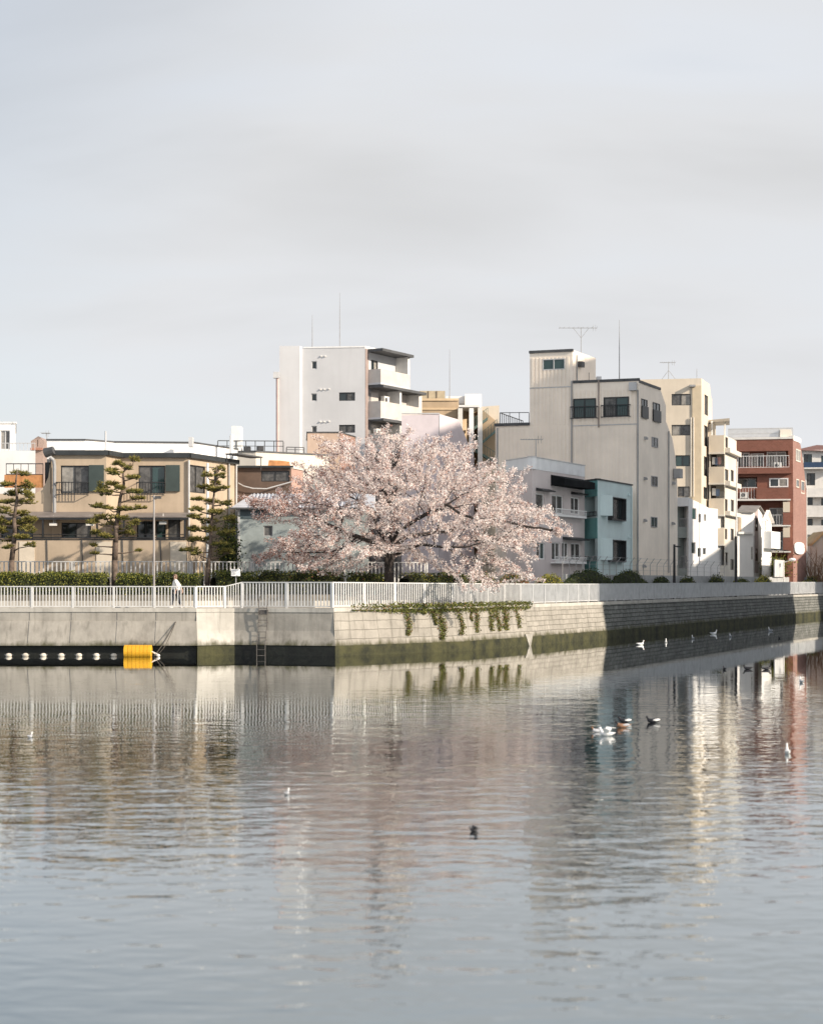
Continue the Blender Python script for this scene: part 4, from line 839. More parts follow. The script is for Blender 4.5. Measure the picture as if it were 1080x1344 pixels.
# ---- grey annex with shaded balconies
ax = thing('annex_building', 'small pale grey house with half its face in shadow before the cream block', 'house', (*XY(910, 147), ZG))
a0, a1 = XY(903, 146.5), XY(929.5, 150.3)
f, _ = block(ax, [XY(903, 146.5), a1, a1 + Vector((2.2, 3.6)), XY(903, 146.5) + Vector((0, 3))], ZG, ZP(664, 146), whitewall, wins=[
    (0, (908, 913.5, 667, 682), 't', grey), (0, (916, 919.8, 674.5, 686), 'n', grey), (0, (923, 926.5, 675, 684), 'c', grey), (0, (907, 912.5, 711.5, 727), 'd', grey), (0, (915, 919.5, 719, 731), 'd', grey), (0, (922, 926, 719, 728), 'd', grey)], roofname='flat_roof')
g = f[0]; m_ = MB(); P = g.p; zt_ = ZP(664, 146)
m_.add([P(0, 0, zt_), P(g.len, 0, zt_), P(g.len, 0, zt_ + .02), P(0, 0, ZP(652.5, 146)), P(0, -3, zt_), P(g.len, -3, zt_), P(g.len, -3, zt_ + .02), P(0, -3, ZP(652.5, 146))], [(0, 1, 2, 3), (3, 2, 6, 7), (4, 7, 6, 5), (0, 3, 7, 4)]); m_.build('sloping_roof', whitewall, ax)
b0, b1 = XY(886, 148), XY(902.8, 147.2)
gb = mat('grey_green_wall', (.30, .335, .32), .8, .08)
f, _ = block(ax, [b0, b1, b1 + Vector((.5, 3)), b0 + Vector((.5, 3))], ZG, ZP(652, 147), gb, deep=[(0, (890, 902, 663, 692), .9), (0, (890, 902, 706, 746), .9)], name='balcony_wall')
g = f[0]
for y0, y1 in ((664, 692), (707, 746)):
    u0, u1, a, c = g.rect(890, 902, y0, y1); m_ = MB()
    for uu in (u0 + .05, (u0 + u1) / 2, u1 - .12): g.box(m_, uu, uu + .07, -.87, -.8, a, c)
    m_.build('balcony_door', lightgrey, ax); m_ = MB(); m_.quad(g.p(u0, -.86, a), g.p(u1, -.86, a), g.p(u1, -.86, c), g.p(u0, -.86, c)); m_.build('balcony_glass', glass_t, ax)
    railing(ax, g, u0, u1, a, a + (c - a) * .42, -.05, grey, .14, 'balcony_rail', .025)

# ---- red brick block
rb = thing('red_brick_block', 'red brick apartment block with white window frames and pale roof fence', 'apartment block', (*XY(1000, 178), ZG))
A, B_, C = XY(945, 176.5), XY(1040, 175), XY(1058, 182); zt = ZP(576.5, 175.5)
f, _ = block(rb, [A, B_, C, C + Vector((-1, 6)), A + Vector((.5, 10))], ZG, ZP(640, 176), brick, deep=[(0, (968, 1033, 657.5, 690), 1.3), (0, (968, 1033, 692.5, 724), 1.3), (0, (968, 1033, 727, 756), 1.3)], name='lower_wall', roofname='inner_floor',
              wins=[(1, (1044.5, 1048, 664.5, 677), 'n', cream_l), (1, (1044.5, 1048, 697.5, 706.5), 'n', cream_l), (1, (1044.3, 1047.6, 731.5, 741), 'n', cream_l)])
g, g1 = f[0], f[1]; Cs = [(g1.at(x), y) for x, y in ((1040, 575.5), (1050, 583), (1055.5, 622), (1057.5, 641))]
m_ = MB(); zl_ = ZP(640, 176); P = g.p
side_p = [g1.p(0, 0, zl_), g1.p(Cs[3][0], 0, zl_ + .01), g1.p(Cs[2][0], 0, ZP(622, 180)), g1.p(Cs[1][0], 0, ZP(583, 178.5)), g1.p(0, 0, zt)]
m_.add(side_p + [v + Vector((-.6, 6, 0)) for v in side_p], [(0, 1, 2, 3, 4), (4, 3, 8, 9), (3, 2, 7, 8), (2, 1, 6, 7)], 1)
m_.add([P(0, 0, zt), P(g.len, 0, zt), P(g.len, -6, zt), P(0, -6, zt)], [(0, 1, 2, 3)])
ub = g.at(1035)
holes = [(*g.rect(966, 1034, 592, 612), 1.3), (*g.rect(968, 993, 626, 639.6), 1.3)]
hs = [(a, b2, max(c, zl_ + .02), d, r) for a, b2, c, d, r in holes]
wall_cut(m_, g, zl_, zt, hs); m_.build('upper_wall', [brick, brick_lit], rb)
m_ = MB(); g1.box(m_, .02, g1.len - .05, .004, .03, ZG, zl_ - .05)
m_.build('side_cladding', brick_lit, rb)  # sheet in the sun-lightened brick colour
for rc, sp_ in (((966, 983, 593, 613), 'nn'), ((984, 1002, 594, 613), 'cn'), ((1005.5, 1031, 591.5, 613), 'cc')):
    u0, u1, a, c = g.rect(*rc); fb_ = Face(g.A - g.n * 1.28, g.B - g.n * 1.28); window(rb, fb_, (u0, u1, a, c), sp_, white, proud=True, w=.12, px=False)
for rc, sp_ in (((968, 992, 627, 639), 'dt'), ((1009, 1030, 666, 690), 'nc'), ((972, 995, 666, 690), 'dn'), ((1012, 1028, 697, 723), 'nd'), ((974, 1000, 697, 723), 'dd'), ((974, 1000, 732, 756), 'dd'), ((1010, 1028, 732, 756), 'nd')):
    u0, u1, a, c = g.rect(*rc); fb_ = Face(g.A - g.n * 1.28, g.B - g.n * 1.28); window(rb, fb_, (u0, u1, max(a, ZG), c), sp_, lightgrey, proud=True, w=.10, px=False)
window(rb, g, (1009, 1034, 627.5, 639.5), 'dc', white, proud=True, w=.12)
for rc in ((1043.5, 1049.5, 590, 606), (1044, 1047.5, 629, 640), (1050.3, 1054.6, 631, 648)):
    window(rb, g1, rc, 'cc' if rc[2] < 600 else 'n', cream_l, proud=True, w=.10)
for x0, x1, y0, y1, mm in ((960, 1038, 614.5, 622, brick), (992, 1034, 641, 656, brick), (1027, 1036, 673, 689, brick), (1027, 1036, 706, 722, brick), (1025, 1036, 738, 753, brick), (1027, 1036, 659, 672.5, cream), (1027, 1036, 692, 705.5, cream)):
    u0, u1, a, c = g.rect(x0, x1, y0, y1); m_ = MB(); g.box(m_, u0, u1, .004, .55, a, c); m_.build('balcony_parapet', mm, rb)
for y in (656.5, 690.5, 724.5):
    m_ = MB(); u0, u1 = g.at(965), g.at(1037); z = ZP(y, 175.5); g.box(m_, u0, u1, .004, .65, z - .06, z + .08); m_.build('floor_slab', offwhite, rb)
for x0, x1, y0, y1 in ((968, 1035, 598.5, 614), (967, 993, 640, 655.5), (970, 1026, 676, 689), (972, 1026, 710, 723)):
    u0, u1, a, c = g.rect(x0, x1, y0, y1); railing(rb, g, u0, u1, a, c, .45, white if y0 < 660 else lightgrey, .28, 'balcony_rail', .035)
m_ = MB(); g.box(m_, 0, g.len + .05, -.3, .07, zt + .003, zt + .22); g1.box(m_, .08, Cs[1][0], -.3, .05, ZP(581, 178) , ZP(576, 178) + .1); m_.build('coping', offwhite, rb)
u0, u1 = g.at(955), g.at(1046); m_ = MB()
g.box(m_, u0, g.len, -.6, -.54, ZP(561.5, 175), ZP(560.5, 175)); g.box(m_, u0, g.len, -.6, -.54, ZP(568, 175), ZP(567.3, 175))
k = 90
for j in range(k + 1): u = u0 + (g.len - u0) * j / k; g.box(m_, u - .025, u + .025, -.59, -.55, zt + .2, ZP(561.5, 175))
m_.build('roof_fence', railwhite, rb)
m_ = MB(); m_.prism([B_ + Vector((-1.2, .5)), B_ + Vector((-.1, .5)), B_ + Vector((.8, 4)), B_ + Vector((-.6, 4))], zt, ZP(563, 175)); m_.build('roof_hut', cream_l, rb)
m_ = MB(); q = g1.p(g1.at(1057.2), .06, 0); m_.tube((q.x, q.y, ZG), (q.x, q.y, ZP(640, 181)), .06, .06, 6); m_.build('drainpipe', offwhite, rb)
for px, py in ((1002, 685), (976, 650), (980, 718), (1020, 611)): ac_unit(rb, g, px, py, .02)
# oval sign on brick side
sg = thing('oval_sign', 'white oval signboard hanging on the red brick wall end', 'sign', (*(g1.A + g1.u * 2 + g1.n * .3), ZP(720, 177)))
m_ = MB(); uc = g1.at(1046.5); zc_ = ZP(719.5, 177); P = g1.p; ru = (g1.at(1053) - g1.at(1040.5)) / 2; k = 20
ring = [(uc + ru * math.copysign(abs(math.cos(tt)) ** .7, math.cos(tt)), zc_ + .62 * math.copysign(abs(math.sin(tt)) ** .7, math.sin(tt))) for tt in [2 * math.pi * i / k for i in range(k)]]
m_.add([P(u, .22, z) for u, z in ring] + [P(u, .10, z) for u, z in ring], [tuple(range(k)), tuple(range(2 * k - 1, k - 1, -1))] + [(k + i, k + (i + 1) % k, (i + 1) % k, i) for i in range(k)]); m_.build('board', white, sg)
m_ = MB()
for dz, wd in ((.12, .5), (-.05, .65), (-.22, .45)): g1.box(m_, uc - ru * wd, uc + ru * wd, .222, .226, zc_ + dz - .03, zc_ + dz + .03)
m_.build('marks', mat('faded_blue', (.45, .55, .60), .7, .1), sg)

# ---- white gabled houses
def gable_house(label, x0, x1, x2, yk, yridge, ybase_e, D, fm, sm):
    root = thing('white_house', label, 'house', (*XY(x1, D), ZG))
    A, B_ = XY(x0, D), XY(x1, D + .4); Cc = XY(x2, D + 4); g0, g1 = Face(A, B_), Face(B_, Cc)
    ze = ZP(ybase_e, D); zr = ZP(yridge, D + 2); m_ = MB(); um = g1.len / 2
    back = Vector((A.x - B_.x, A.y - B_.y, 0))
    v = [g1.p(0, 0, ZG), g1.p(g1.len, 0, ZG), g1.p(g1.len, 0, ze), g1.p(um, 0, zr), g1.p(0, 0, ze)]; vb = [q + back for q in v]
    m_.add(v + vb, [(0, 1, 2, 3, 4), (0, 4, 9, 5), (1, 6, 7, 2), (9, 8, 7, 6, 5)]); m_.build('wall', fm, root)
    m_ = MB(); e = Vector((g1.n.x, g1.n.y, 0)) * .25; up = Vector((0, 0, .12)); b2 = back
    for i, j in ((4, 3), (3, 2)):
        p, q = v[i].copy(), v[j].copy(); dd = (q - p).normalized() * .2
        if i == 4: p -= dd
        else: q += dd
        m_.hexa([p + e, q + e, q + b2, p + b2, p + e + up, q + e + up, q + b2 + up, p + b2 + up])
    m_.build('roof', sm, root); return root, g0, g1
h1, g0, g1 = gable_house('white gabled house with grey roof edge in front of the red brick block', 966.5, 988, 1000, 664, 665, 672, 170, whitewall, mat('dark_roof', (.20, .19, .18), .7, .1))
m_ = MB(); u0, u1, a, c = g0.rect(967, 987, 698, 701); g0.box(m_, u0, u1, .003, .3, a, c); m_.build('ledge', offwhite, h1)
m_ = MB(); u0, u1, a, c = g0.rect(968, 972, 678, 698); g0.box(m_, u0, u1, .003, .05, a, c); m_.build('door_panel', mat('tan_panel', (.45, .35, .25), .8, .1), h1)
window(h1, g1, (990.5, 993.5, 680, 697), 'd', brown, proud=True); window(h1, g1, (990.5, 993, 720, 736), 'd', brown, proud=True); window(h1, g0, (984.5, 987.5, 717, 735), 'n', offwhite, proud=True)
m_ = MB(); u0, u1, a, c = g1.rect(989.5, 994.5, 669, 752); g1.box(m_, u0, u1, .001, .0115, a, c); m_.build('wall_panel', mat('mauve_panel', (.42, .36, .35), .8, .05), h1)
h2, g0, g1 = gable_house('smaller white house with a peaked gable and boxed balcony beside the gabled house', 999.5, 1000.6, 1012, 670, 671, 684, 169, whitewall, mat('pale_roof', (.62, .58, .54), .7, .1))
window(h2, g1, (1003.5, 1007, 682, 699), 'd', brown, proud=True)
m_ = MB(); u0, u1, a, c = g1.rect(1001, 1013, 698, 720); g1.box(m_, u0, u1, .003, .8, a, c); m_.build('balcony', white, h2)
m_ = MB(); u0, u1, a, c = g1.rect(999, 1012, 735, 752); g1.box(m_, u0, u1, 1.2, 1.3, a - .4, c); m_.build('garden_screen', lightgrey, h2)

# ---- pale block at the far right
pb_ = thing('pale_block', 'pale apartment block with brown roof slope at the right edge, partly behind the brick block', 'apartment block', (*XY(1075, 202), ZG))
A, B_ = XY(1046, 201), XY(1120, 200); zt = ZP(590, 200)
f, _ = block(pb_, [A, B_, B_ + Vector((0, 9)), A + Vector((0, 9))], ZG, zt, offwhite, wins=[(0, (1054, 1065, 596, 612), 'dt', black), (0, (1058, 1069, 621, 637), 'nd', black), (0, (1059, 1066, 652, 663), 'dd', black), (0, (1077, 1090, 654, 664), 'dd', black), (0, (1059, 1066, 681, 690), 'dd', black), (0, (1077, 1090, 598, 612), 'tt', black), (0, (1077, 1090, 682, 690), 'dd', black)])
g = f[0]
for y0, y1, mm in ((607, 614, mat('blue_panel', (.03, .06, .12), .5, .1)), (641, 651, offwhite), (664, 677, offwhite), (690, 700, offwhite)):
    u0, u1, a, c = g.rect(1058 if y0 > 610 else 1054, 1100, y0, y1); balcony(pb_, g, u0, u1, a, c, .9, mm, offwhite)
m_ = MB(); P = g.p; m_.add([P(-.3, .5, zt), P(g.len, .5, zt - .4), P(g.len, -4, ZP(586, 204)), P(2.5, -4, ZP(583.5, 204)), P(-.3, -9, zt)], [(0, 1, 2, 3), (0, 3, 4)]); m_.build('sloping_roof', mat('red_brown_roof', (.17, .085, .07), .7, .15), pb_)
# little gabled cottage and bare shrub beside it
ct = thing('cottage', 'cream cottage gable with yellowish roof edge behind the bare shrub at the right edge', 'house', (*XY(1085, 186), ZG))
g = Face(XY(1064, 187), XY(1092, 186)); m_ = MB(); P = g.p; ze, zr = ZP(716, 186), ZP(700, 186)
v = [P(0, 0, ZG), P(g.len, 0, ZG), P(g.len, 0, ze), P(g.len * .6, 0, zr), P(0, 0, ze)]; m_.add(v + [q + Vector((0, 5, 0)) for q in v], [(0, 1, 2, 3, 4), (0, 4, 9, 5)]); m_.build('wall', cream_l, ct)
m_ = MB(); 
for i, j in ((4, 3), (3, 2)):
    p, q = v[i], v[j]; up = Vector((0, 0, .25)); e = Vector((0, -.3, 0)); m_.hexa([p + e, q + e, q + Vector((0, 5, 0)), p + Vector((0, 5, 0)), p + e + up, q + e + up, q + up + Vector((0, 5, 0)), p + up + Vector((0, 5, 0))])
m_.build('roof', mat('ochre_roof', (.50, .37, .19), .8, .1), ct)

# ---- buildings on the left edge
le = thing('white_building', 'bright white stepped building with roof railing at the left edge', 'building', (*XY(10, 121), ZG))
f, _ = block(le, [XY(-60, 122), XY(21, 122), XY(21, 130), XY(-60, 130)], ZG, ZP(556, 122), whitewall, wins=[(0, (1, 13.5, 565, 590), 'cn', lightgrey)], coping=offwhite)
f, _ = block(le, [XY(-60, 117), XY(47, 117), XY(47, 121.8), XY(-60, 121.8)], ZG, ZP(592, 117), whitewall, name='lower_wall')
u0, u1, a, c = f[0].rect(1, 46, 581, 592); railing(le, f[0], u0, u1, a, c, -.15, lightgrey, .25)
gp = thing('pink_house', 'small dull-pink gabled house peeping over the terrace by the beige house', 'house', (*XY(50, 132), ZG))
g = Face(XY(41, 131), XY(57, 131)); m_ = MB(); P = g.p; v = [P(0, 0, ZG), P(g.len, 0, ZG), P(g.len, 0, ZP(578, 131)), P(g.len * .6, 0, ZP(572.5, 131)), P(0, 0, ZP(579, 131))]
pk_ = mat('pink_render', (.33, .25, .215), .8, .08)
m_.add(v + [q + Vector((0, 6, 0)) for q in v], [(0, 1, 2, 3, 4), (0, 4, 9, 5), (1, 6, 7, 2), (3, 8, 9, 4), (2, 7, 8, 3)]); m_.build('wall', pk_, gp)
m_ = MB(); g.box(m_, 0, g.len, .003, .25, ZP(591, 131), ZP(588, 131)); m_.build('roof_band', mat('terracotta', (.34, .17, .12), .8, .1), gp)
m_ = MB(); g.box(m_, g.len * .55, g.len * .6, .003, .02, ZP(586, 131), ZP(577, 131)); m_.build('drainpipe', brown, gp)
tv_aerial(gp, 62, 569, 580, 131, 55, 66, False)

# ---- apartment blocks across the water on the right bank (outside the picture; they throw the long shadows)
def offblock(label, cx, y0, y1, h, depth, m):
    root = thing('riverside_block', label, 'apartment block', (cx, (y0 + y1) / 2, 0))
    sk = depth * sdir.y / sdir.x; m_ = MB(); m_.prism([(cx, y0), (cx + depth, y0 + sk), (cx + depth, y1 + sk), (cx, y1)], 0, h); m_.build('wall', m, root)
    wb = MB(); bb = MB(); k = int(h / 3)
    for i in range(1, k):
        z = 3 * i + .9; n = int((y1 - y0) / 3.2)
        for j in range(n): yy = y0 + (j + .3) * (y1 - y0) / n; wb.box(cx - .03, cx - .003, yy, yy + 1.7, z, z + 1.4)
        bb.box(cx - .5, cx - .004, y0 + .3, y1 - .3, z - 1.1, z - .3)
    wb.build('window_band', glass_d, root); bb.build('balcony_band', offwhite, root); return root
def shade_edge(p, x):       # Y at which the sun ray through plan point p passes the column x
    return p[1] + (x - p[0]) * sdir.y / sdir.x
bx = 62.0; rise = sdir.z / sdir.x       # height gained per metre of X towards the sun
yA = shade_edge(Q[6], bx); yB = shade_edge(XY(909, 147.4), bx); yD = shade_edge(Q[7], bx); yE = shade_edge(Q[8], bx)
zT = ZP(492, 132.5); xT = XY(722, 132.5).x
hA = zT + (bx - xT) * rise; hB = 5.6 + (bx - 25.5) * rise
mb = MB(); mb.box(57, 400, -60, 190, -1.0, 2.3); tag(mb.build('far_bank', mat('bank_concrete', (.3, .29, .27), .9, .1)), kind='structure')
offm = mat('offscreen_wall', (.45, .42, .38), .8, .06)
offblock('tall riverside block across the canal, outside the right edge', bx, yA, yB, hA, 16, offm)
offblock('lower riverside block across the canal, outside the right edge', bx, yB + .01, yD, hB, 14, offm)
offblock('lowest riverside block across the canal, outside the right edge', bx, yE, yE + 22, 17, 14, offm)
# ================================================================ VEGETATION
rng = np.random.default_rng(11)
def quads_mesh(name, centers, sizes, mats, midx=None, parent=None, up=None, aspect=1.0, flat=0.0):
    """many small randomly turned leaf faces as one mesh"""
    c = np.asarray(centers, float); n = len(c); s = np.asarray(sizes, float).reshape(-1, 1)
    nrm = rng.normal(size=(n, 3)); 
    if flat: nrm[:, 2] += flat * np.sign(rng.random(n) - .15)
    nrm /= np.linalg.norm(nrm, axis=1, keepdims=True)
    t = rng.normal(size=(n, 3)); t -= (t * nrm).sum(1, keepdims=True) * nrm; t /= np.linalg.norm(t, axis=1, keepdims=True); b = np.cross(nrm, t)
    t *= s * .5; b = b * s * .5 * aspect
    org = np.array(ORG[parent.name] if parent else (0, 0, 0)); c = c - org
    v = np.stack([c - t * 1.0 , c - b * .8 + t * .1, c + t, c + b * .9 - t * .15], 1).reshape(-1, 3)
    me = bpy.data.meshes.new(name); me.vertices.add(4 * n); me.vertices.foreach_set('co', v.ravel()); me.loops.add(4 * n); me.polygons.add(n)
    me.loops.foreach_set('vertex_index', np.arange(4 * n, dtype=np.int32)); me.polygons.foreach_set('loop_start', np.arange(0, 4 * n, 4, dtype=np.int32)); me.polygons.foreach_set('loop_total', np.full(n, 4, np.int32))
    for m in mats: me.materials.append(m)
    if midx is not None: me.polygons.foreach_set('material_index', np.asarray(midx, np.int32))
    me.update(calc_edges=True); me.validate()
    o = bpy.data.objects.new(name, me); COL.objects.link(o); ORG[o.name] = Vector(org)
    if parent: o.parent = parent
    return o
bark = mat('cherry_bark', (0.035, 0.028, 0.025), 0.9, 0.3, 6, bump=.02)
pinebark = mat('pine_bark', (0.115, 0.085, 0.066), 0.9, 0.3, 5, bump=.03)
pet1 = leafmat('petal_pale', (0.81, 0.715, 0.675), (0.91, 0.865, 0.83), 0.32)
pet2 = leafmat('petal_pink', (0.70, 0.55, 0.505), (0.84, 0.73, 0.685), 0.32)
pet3 = leafmat('petal_bud', (0.30, 0.15, 0.115), (0.52, 0.30, 0.25), 0.3)

# ---- cherry tree: skeleton grown towards points inside the crown's outline (space colonisation)
D0 = 90.5
ch = thing('cherry_tree', 'wide spreading cherry tree in full pale pink blossom with dark forked trunk', 'tree', (*XY(512, D0), 2.95))
outline = [(334, 672), (344, 654), (372, 650), (394, 638), (400, 616), (414, 600), (438, 588), (464, 582), (490, 573), (522, 569), (552, 578), (580, 578), (602, 584), (620, 600), (650, 614), (688, 608), (662, 632), (684, 648), (704, 664), (714, 680), (748, 693), (735, 704), (702, 706), (692, 722), (708, 744), (690, 758), (652, 764), (634, 778), (604, 766), (562, 748), (530, 738), (500, 738), (470, 744), (430, 752), (392, 742), (350, 738), (332, 722), (372, 708), (386, 700), (366, 692)]
def inside(x, y, poly):
    r = False; j = len(poly) - 1
    for i in range(len(poly)):
        if (poly[i][1] > y) != (poly[j][1] > y) and x < (poly[j][0] - poly[i][0]) * (y - poly[i][1]) / (poly[j][1] - poly[i][1]) + poly[i][0]: r = not r
        j = i
    return r
att = []; rnd = random.Random(9)
pads = 0
while pads < 400:       # blossom sprays: flat, tilted pads of twigs
    px, py = rnd.uniform(330, 748), rnd.uniform(560, 780)
    if not inside(px, py, outline): continue
    s_ = (px - 530) / 220.0; hgt = (764 - py) / 204.0
    half = 4.9 * math.sqrt(max(0.04, 1 - s_ * s_)) * (0.45 + 0.75 * min(1, max(0, 1 - abs(hgt - .42))))
    dy = rnd.uniform(-1, 1) * half
    if py > 680 and abs(px - 512) < 62 and rnd.random() < .6: continue
    if py > 650 and abs(px - 512) < 90 and abs(dy) < 2 and rnd.random() < .5: continue
    if py > 705 and px > 560 and rnd.random() < .35: continue
    if py > 755: dy = -abs(dy) - 2.0
    if py > 742 and px < 590: dy = min(dy, .5)
    q = XY(px, D0); c = Vector((q.x * (1 + dy / D0 * .6), D0 + dy, ZP(py, D0)))
    rad_v = Vector((c.x - XY(512, D0).x, dy)); rl = max(.01, rad_v.length); rv = rad_v / rl
    slope = -.28 + .85 * hgt + rnd.uniform(-.15, .15); a_, b2_ = rnd.uniform(.7, 1.5), rnd.uniform(.5, 1.0)
    for _ in range(int(13 * a_ * b2_) + 6):
        r_, th = math.sqrt(rnd.random()), rnd.uniform(0, 6.283); e, f__ = a_ * r_ * math.cos(th), b2_ * r_ * math.sin(th)
        att.append(c + Vector((rv.x * e - rv.y * f__, rv.y * e + rv.x * f__, slope * e + rnd.gauss(0, .13))))
    pads += 1
print('attractors', len(att))
nodes = []; par_ = []
def addn(p, k): nodes.append(Vector(p)); par_.append(k); return len(nodes) - 1
base = Vector((*XY(512, D0), 2.9)); k = addn(base, -1)
for p in ((.02, 0, .40), (-.05, .02, .80), (-.08, .0, 1.1)): k = addn(base + Vector(p), k)
fork = k
limbs = [[(505, 726, 0), (495, 715, -.3), (478, 708, -.6), (455, 700, -1)], [(508, 712, .3), (498, 698, .8), (490, 678, 1.4)], [(514, 712, 0), (521, 700, -.5), (535, 690, -1), (556, 678, -1.6), (580, 668, -2)], [(518, 716, 0.4), (532, 705, 1), (556, 700, 2), (585, 696, 2.4)], [(515, 722, -.5), (530, 722, -1.3), (552, 716, -2.4), (585, 720, -3.2)], [(512, 700, 0), (515, 684, 0), (512, 664, -.3), (505, 645, -.5)]]
for lb in limbs:
    k = fork
    for px, py, dy in lb:
        tgt = Vector((*XY(px, D0), ZP(py, D0))) + Vector((0, dy, 0)); st = nodes[k]; m_ = max(1, int((tgt - st).length / .35))
        for j in range(m_): k = addn(st.lerp(tgt, (j + 1) / m_) + Vector((rnd.uniform(-.03, .03), rnd.uniform(-.03, .03), rnd.uniform(-.03, .03))), k)
STEP, KILL = 0.28, 0.40
alive = att[:]
for it in range(90):
    kd = kdtree.KDTree(len(nodes))
    for i, p in enumerate(nodes): kd.insert(p, i)
    kd.balance(); pull = {}
    nxt = []
    for a in alive:
        co, i, d = kd.find(a)
        if d < KILL: continue
        nxt.append(a)
        if d < 5: pull.setdefault(i, Vector((0, 0, 0))); pull[i] += (a - co) / d
    alive = nxt
    if not pull or len(nodes) > 9000: break
    for i, v in pull.items():
        v = v.normalized()
        if par_[i] >= 0:
            v = (v + (nodes[i] - nodes[par_[i]]).normalized() * .35).normalized()
        v += Vector((rnd.uniform(-.18, .18), rnd.uniform(-.18, .18), rnd.uniform(-.15, .15)))
        addn(nodes[i] + v.normalized() * STEP, i)
nn = len(nodes); wgt = [0.0] * nn; kids = [0] * nn
for i in range(nn - 1, 0, -1):
    if kids[i] == 0: wgt[i] = 1.0
    wgt[par_[i]] += wgt[i]; kids[par_[i]] += 1
rad = [0.0082 * (max(1, w_) ** 0.475) for w_ in wgt]
rad = [min(r, .24) for r in rad]
tm, lm = MB(), MB()
for i in range(1, nn):
    big = rad[i] > .05
    (tm if big else lm).tube(nodes[par_[i]], nodes[i], min(rad[par_[i]], rad[i] * 1.35), rad[i], 7 if big else 4, cap=False)
tm.tube(base + Vector((0, 0, -.1)), base + Vector((.0, 0, .3)), .32, .235, 9)
tm.build('trunk', bark, ch, smooth=True); lm.build('branches', bark, ch)
tips = [i for i in range(1, nn) if rad[i] < .034]
P_ = np.array([nodes[i] for i in tips]); Pp = np.array([nodes[par_[i]] for i in tips])
cl = []
for i in range(len(tips)):
    k = int(rng.integers(12, 26)) if rad[tips[i]] < .02 else int(rng.integers(1, 7))
    tt = rng.random((k, 1)); cl.append(Pp[i] + (P_[i] - Pp[i]) * tt + rng.normal(scale=.075, size=(k, 3)))
cl = np.concatenate(cl); ncl = len(cl)
# each clump: three petals faces
fc = np.repeat(cl, 3, 0) + rng.normal(scale=.03, size=(3 * ncl, 3)); rs = rng.random(ncl)
low = np.clip((fc[::3, 0] * -1 - 3.0) / 4, 0, 1) * .33          # the left sprays still carry more red buds
mi = np.where(rs < .12 + low, 2, np.where(rs < .42 + low, 1, 0)); mi = np.repeat(mi, 3)
quads_mesh('blossom', fc, rng.uniform(.038, .088, 3 * ncl), [pet1, pet2, pet3], mi, ch, aspect=.95)
print('cherry nodes', nn, 'clumps', ncl, 'left', len(alive))

# ---- cloud-pruned pines
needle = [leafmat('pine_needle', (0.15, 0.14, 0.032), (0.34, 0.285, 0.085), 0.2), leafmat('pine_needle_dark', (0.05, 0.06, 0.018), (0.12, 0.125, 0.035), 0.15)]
def pine(label, D, trunk, pads, r0):
    root = thing('pine_tree', label, 'tree', (*XY(trunk[0][0], D), 2.95), 'cloud-pruned pines along the walkway')
    rr = random.Random(int(trunk[0][0])); pts = [Vector((*XY(x, D), ZP(y, D))) for x, y in trunk]; pts[0].z = 2.85; n = len(pts)
    r0 *= .74; rs = [r0 * (1 - .82 * i / (n - 1)) for i in range(n)]
    m_ = MB(); m_.path(pts, rs, 8)
    for p, r in zip(pts[1:-1], rs[1:-1]): m_.ellip(p, r, r, r, 8, 5)
    m_.build('trunk', pinebark, root, smooth=True); bm_ = MB(); cs = []; cm = []
    V = []; Fm = []
    for (px, py, w_, h_) in pads:
        c = Vector((*XY(px, D), ZP(py, D))); sc = D / FPX; side_ = rr.uniform(-1, 1)
        lat = abs(px - np.interp(py, [q[1] for q in trunk][::-1], [q[0] for q in trunk][::-1])) * sc
        c.y += side_ * max(.25, .9 - lat * .5)
        # branch from the trunk a little below the pad
        zb = c.z - .05 - rr.uniform(0, .25); j = min(range(n), key=lambda q: abs(pts[q].z - zb)); a = pts[j]
        for q in range(n - 1):
            if pts[q].z <= zb <= pts[q + 1].z: a = pts[q].lerp(pts[q + 1], (zb - pts[q].z) / (pts[q + 1].z - pts[q].z)); break
        mid = a.lerp(c, .5) + Vector((rr.uniform(-.1, .1), rr.uniform(-.1, .1), rr.uniform(-.12, .05)))
        bm_.path([a, mid, c], [.045, .032, .015], 5)
        rx, rz = w_ * sc / 2 * 1.08, h_ * sc / 2 * 1.5; ry = rx * .85
        nt_ = int(30 * (rx * ry) / .16 + 16); subs = [(Vector((rr.uniform(-.6, .6) * rx, rr.uniform(-.6, .6) * ry, rr.uniform(-.35, .5) * rz)), rr.uniform(.38, .62)) for _ in range(4)]
        for q in range(nt_):
            th, r_ = rr.uniform(0, 6.283), math.sqrt(rr.random()); o_ = Vector((math.cos(th) * rx * r_, math.sin(th) * ry * r_, rr.uniform(-.5, 1) * rz * math.sqrt(max(0, 1 - r_ * r_ * .8)))); so_, ss_ = subs[q % 4]; o_ = so_ + o_ * ss_
            t_ = c + o_
            if q % 3 == 0: bm_.tube(c + Vector((o_.x * .35, o_.y * .35, -.03)), t_, .012, .007, 3)
            for e in range(9):
                d = Vector((rr.gauss(0, 1) + o_.x * 1.2, rr.gauss(0, 1) + o_.y * 1.2, abs(rr.gauss(.5, .7)))).normalized() * rr.uniform(.12, .22)
                s2 = d.cross(Vector((rr.gauss(0, 1), rr.gauss(0, 1), rr.gauss(0, 1)))).normalized() * .026
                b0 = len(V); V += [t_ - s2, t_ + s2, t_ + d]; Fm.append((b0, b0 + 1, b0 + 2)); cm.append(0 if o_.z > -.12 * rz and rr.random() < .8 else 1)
    bm_.build('branches', pinebark, root)
    mb = MB(); mb.v = [tuple(v) for v in V]; mb.f = Fm; mb.m = cm; mb.build('needles', needle, root); return root
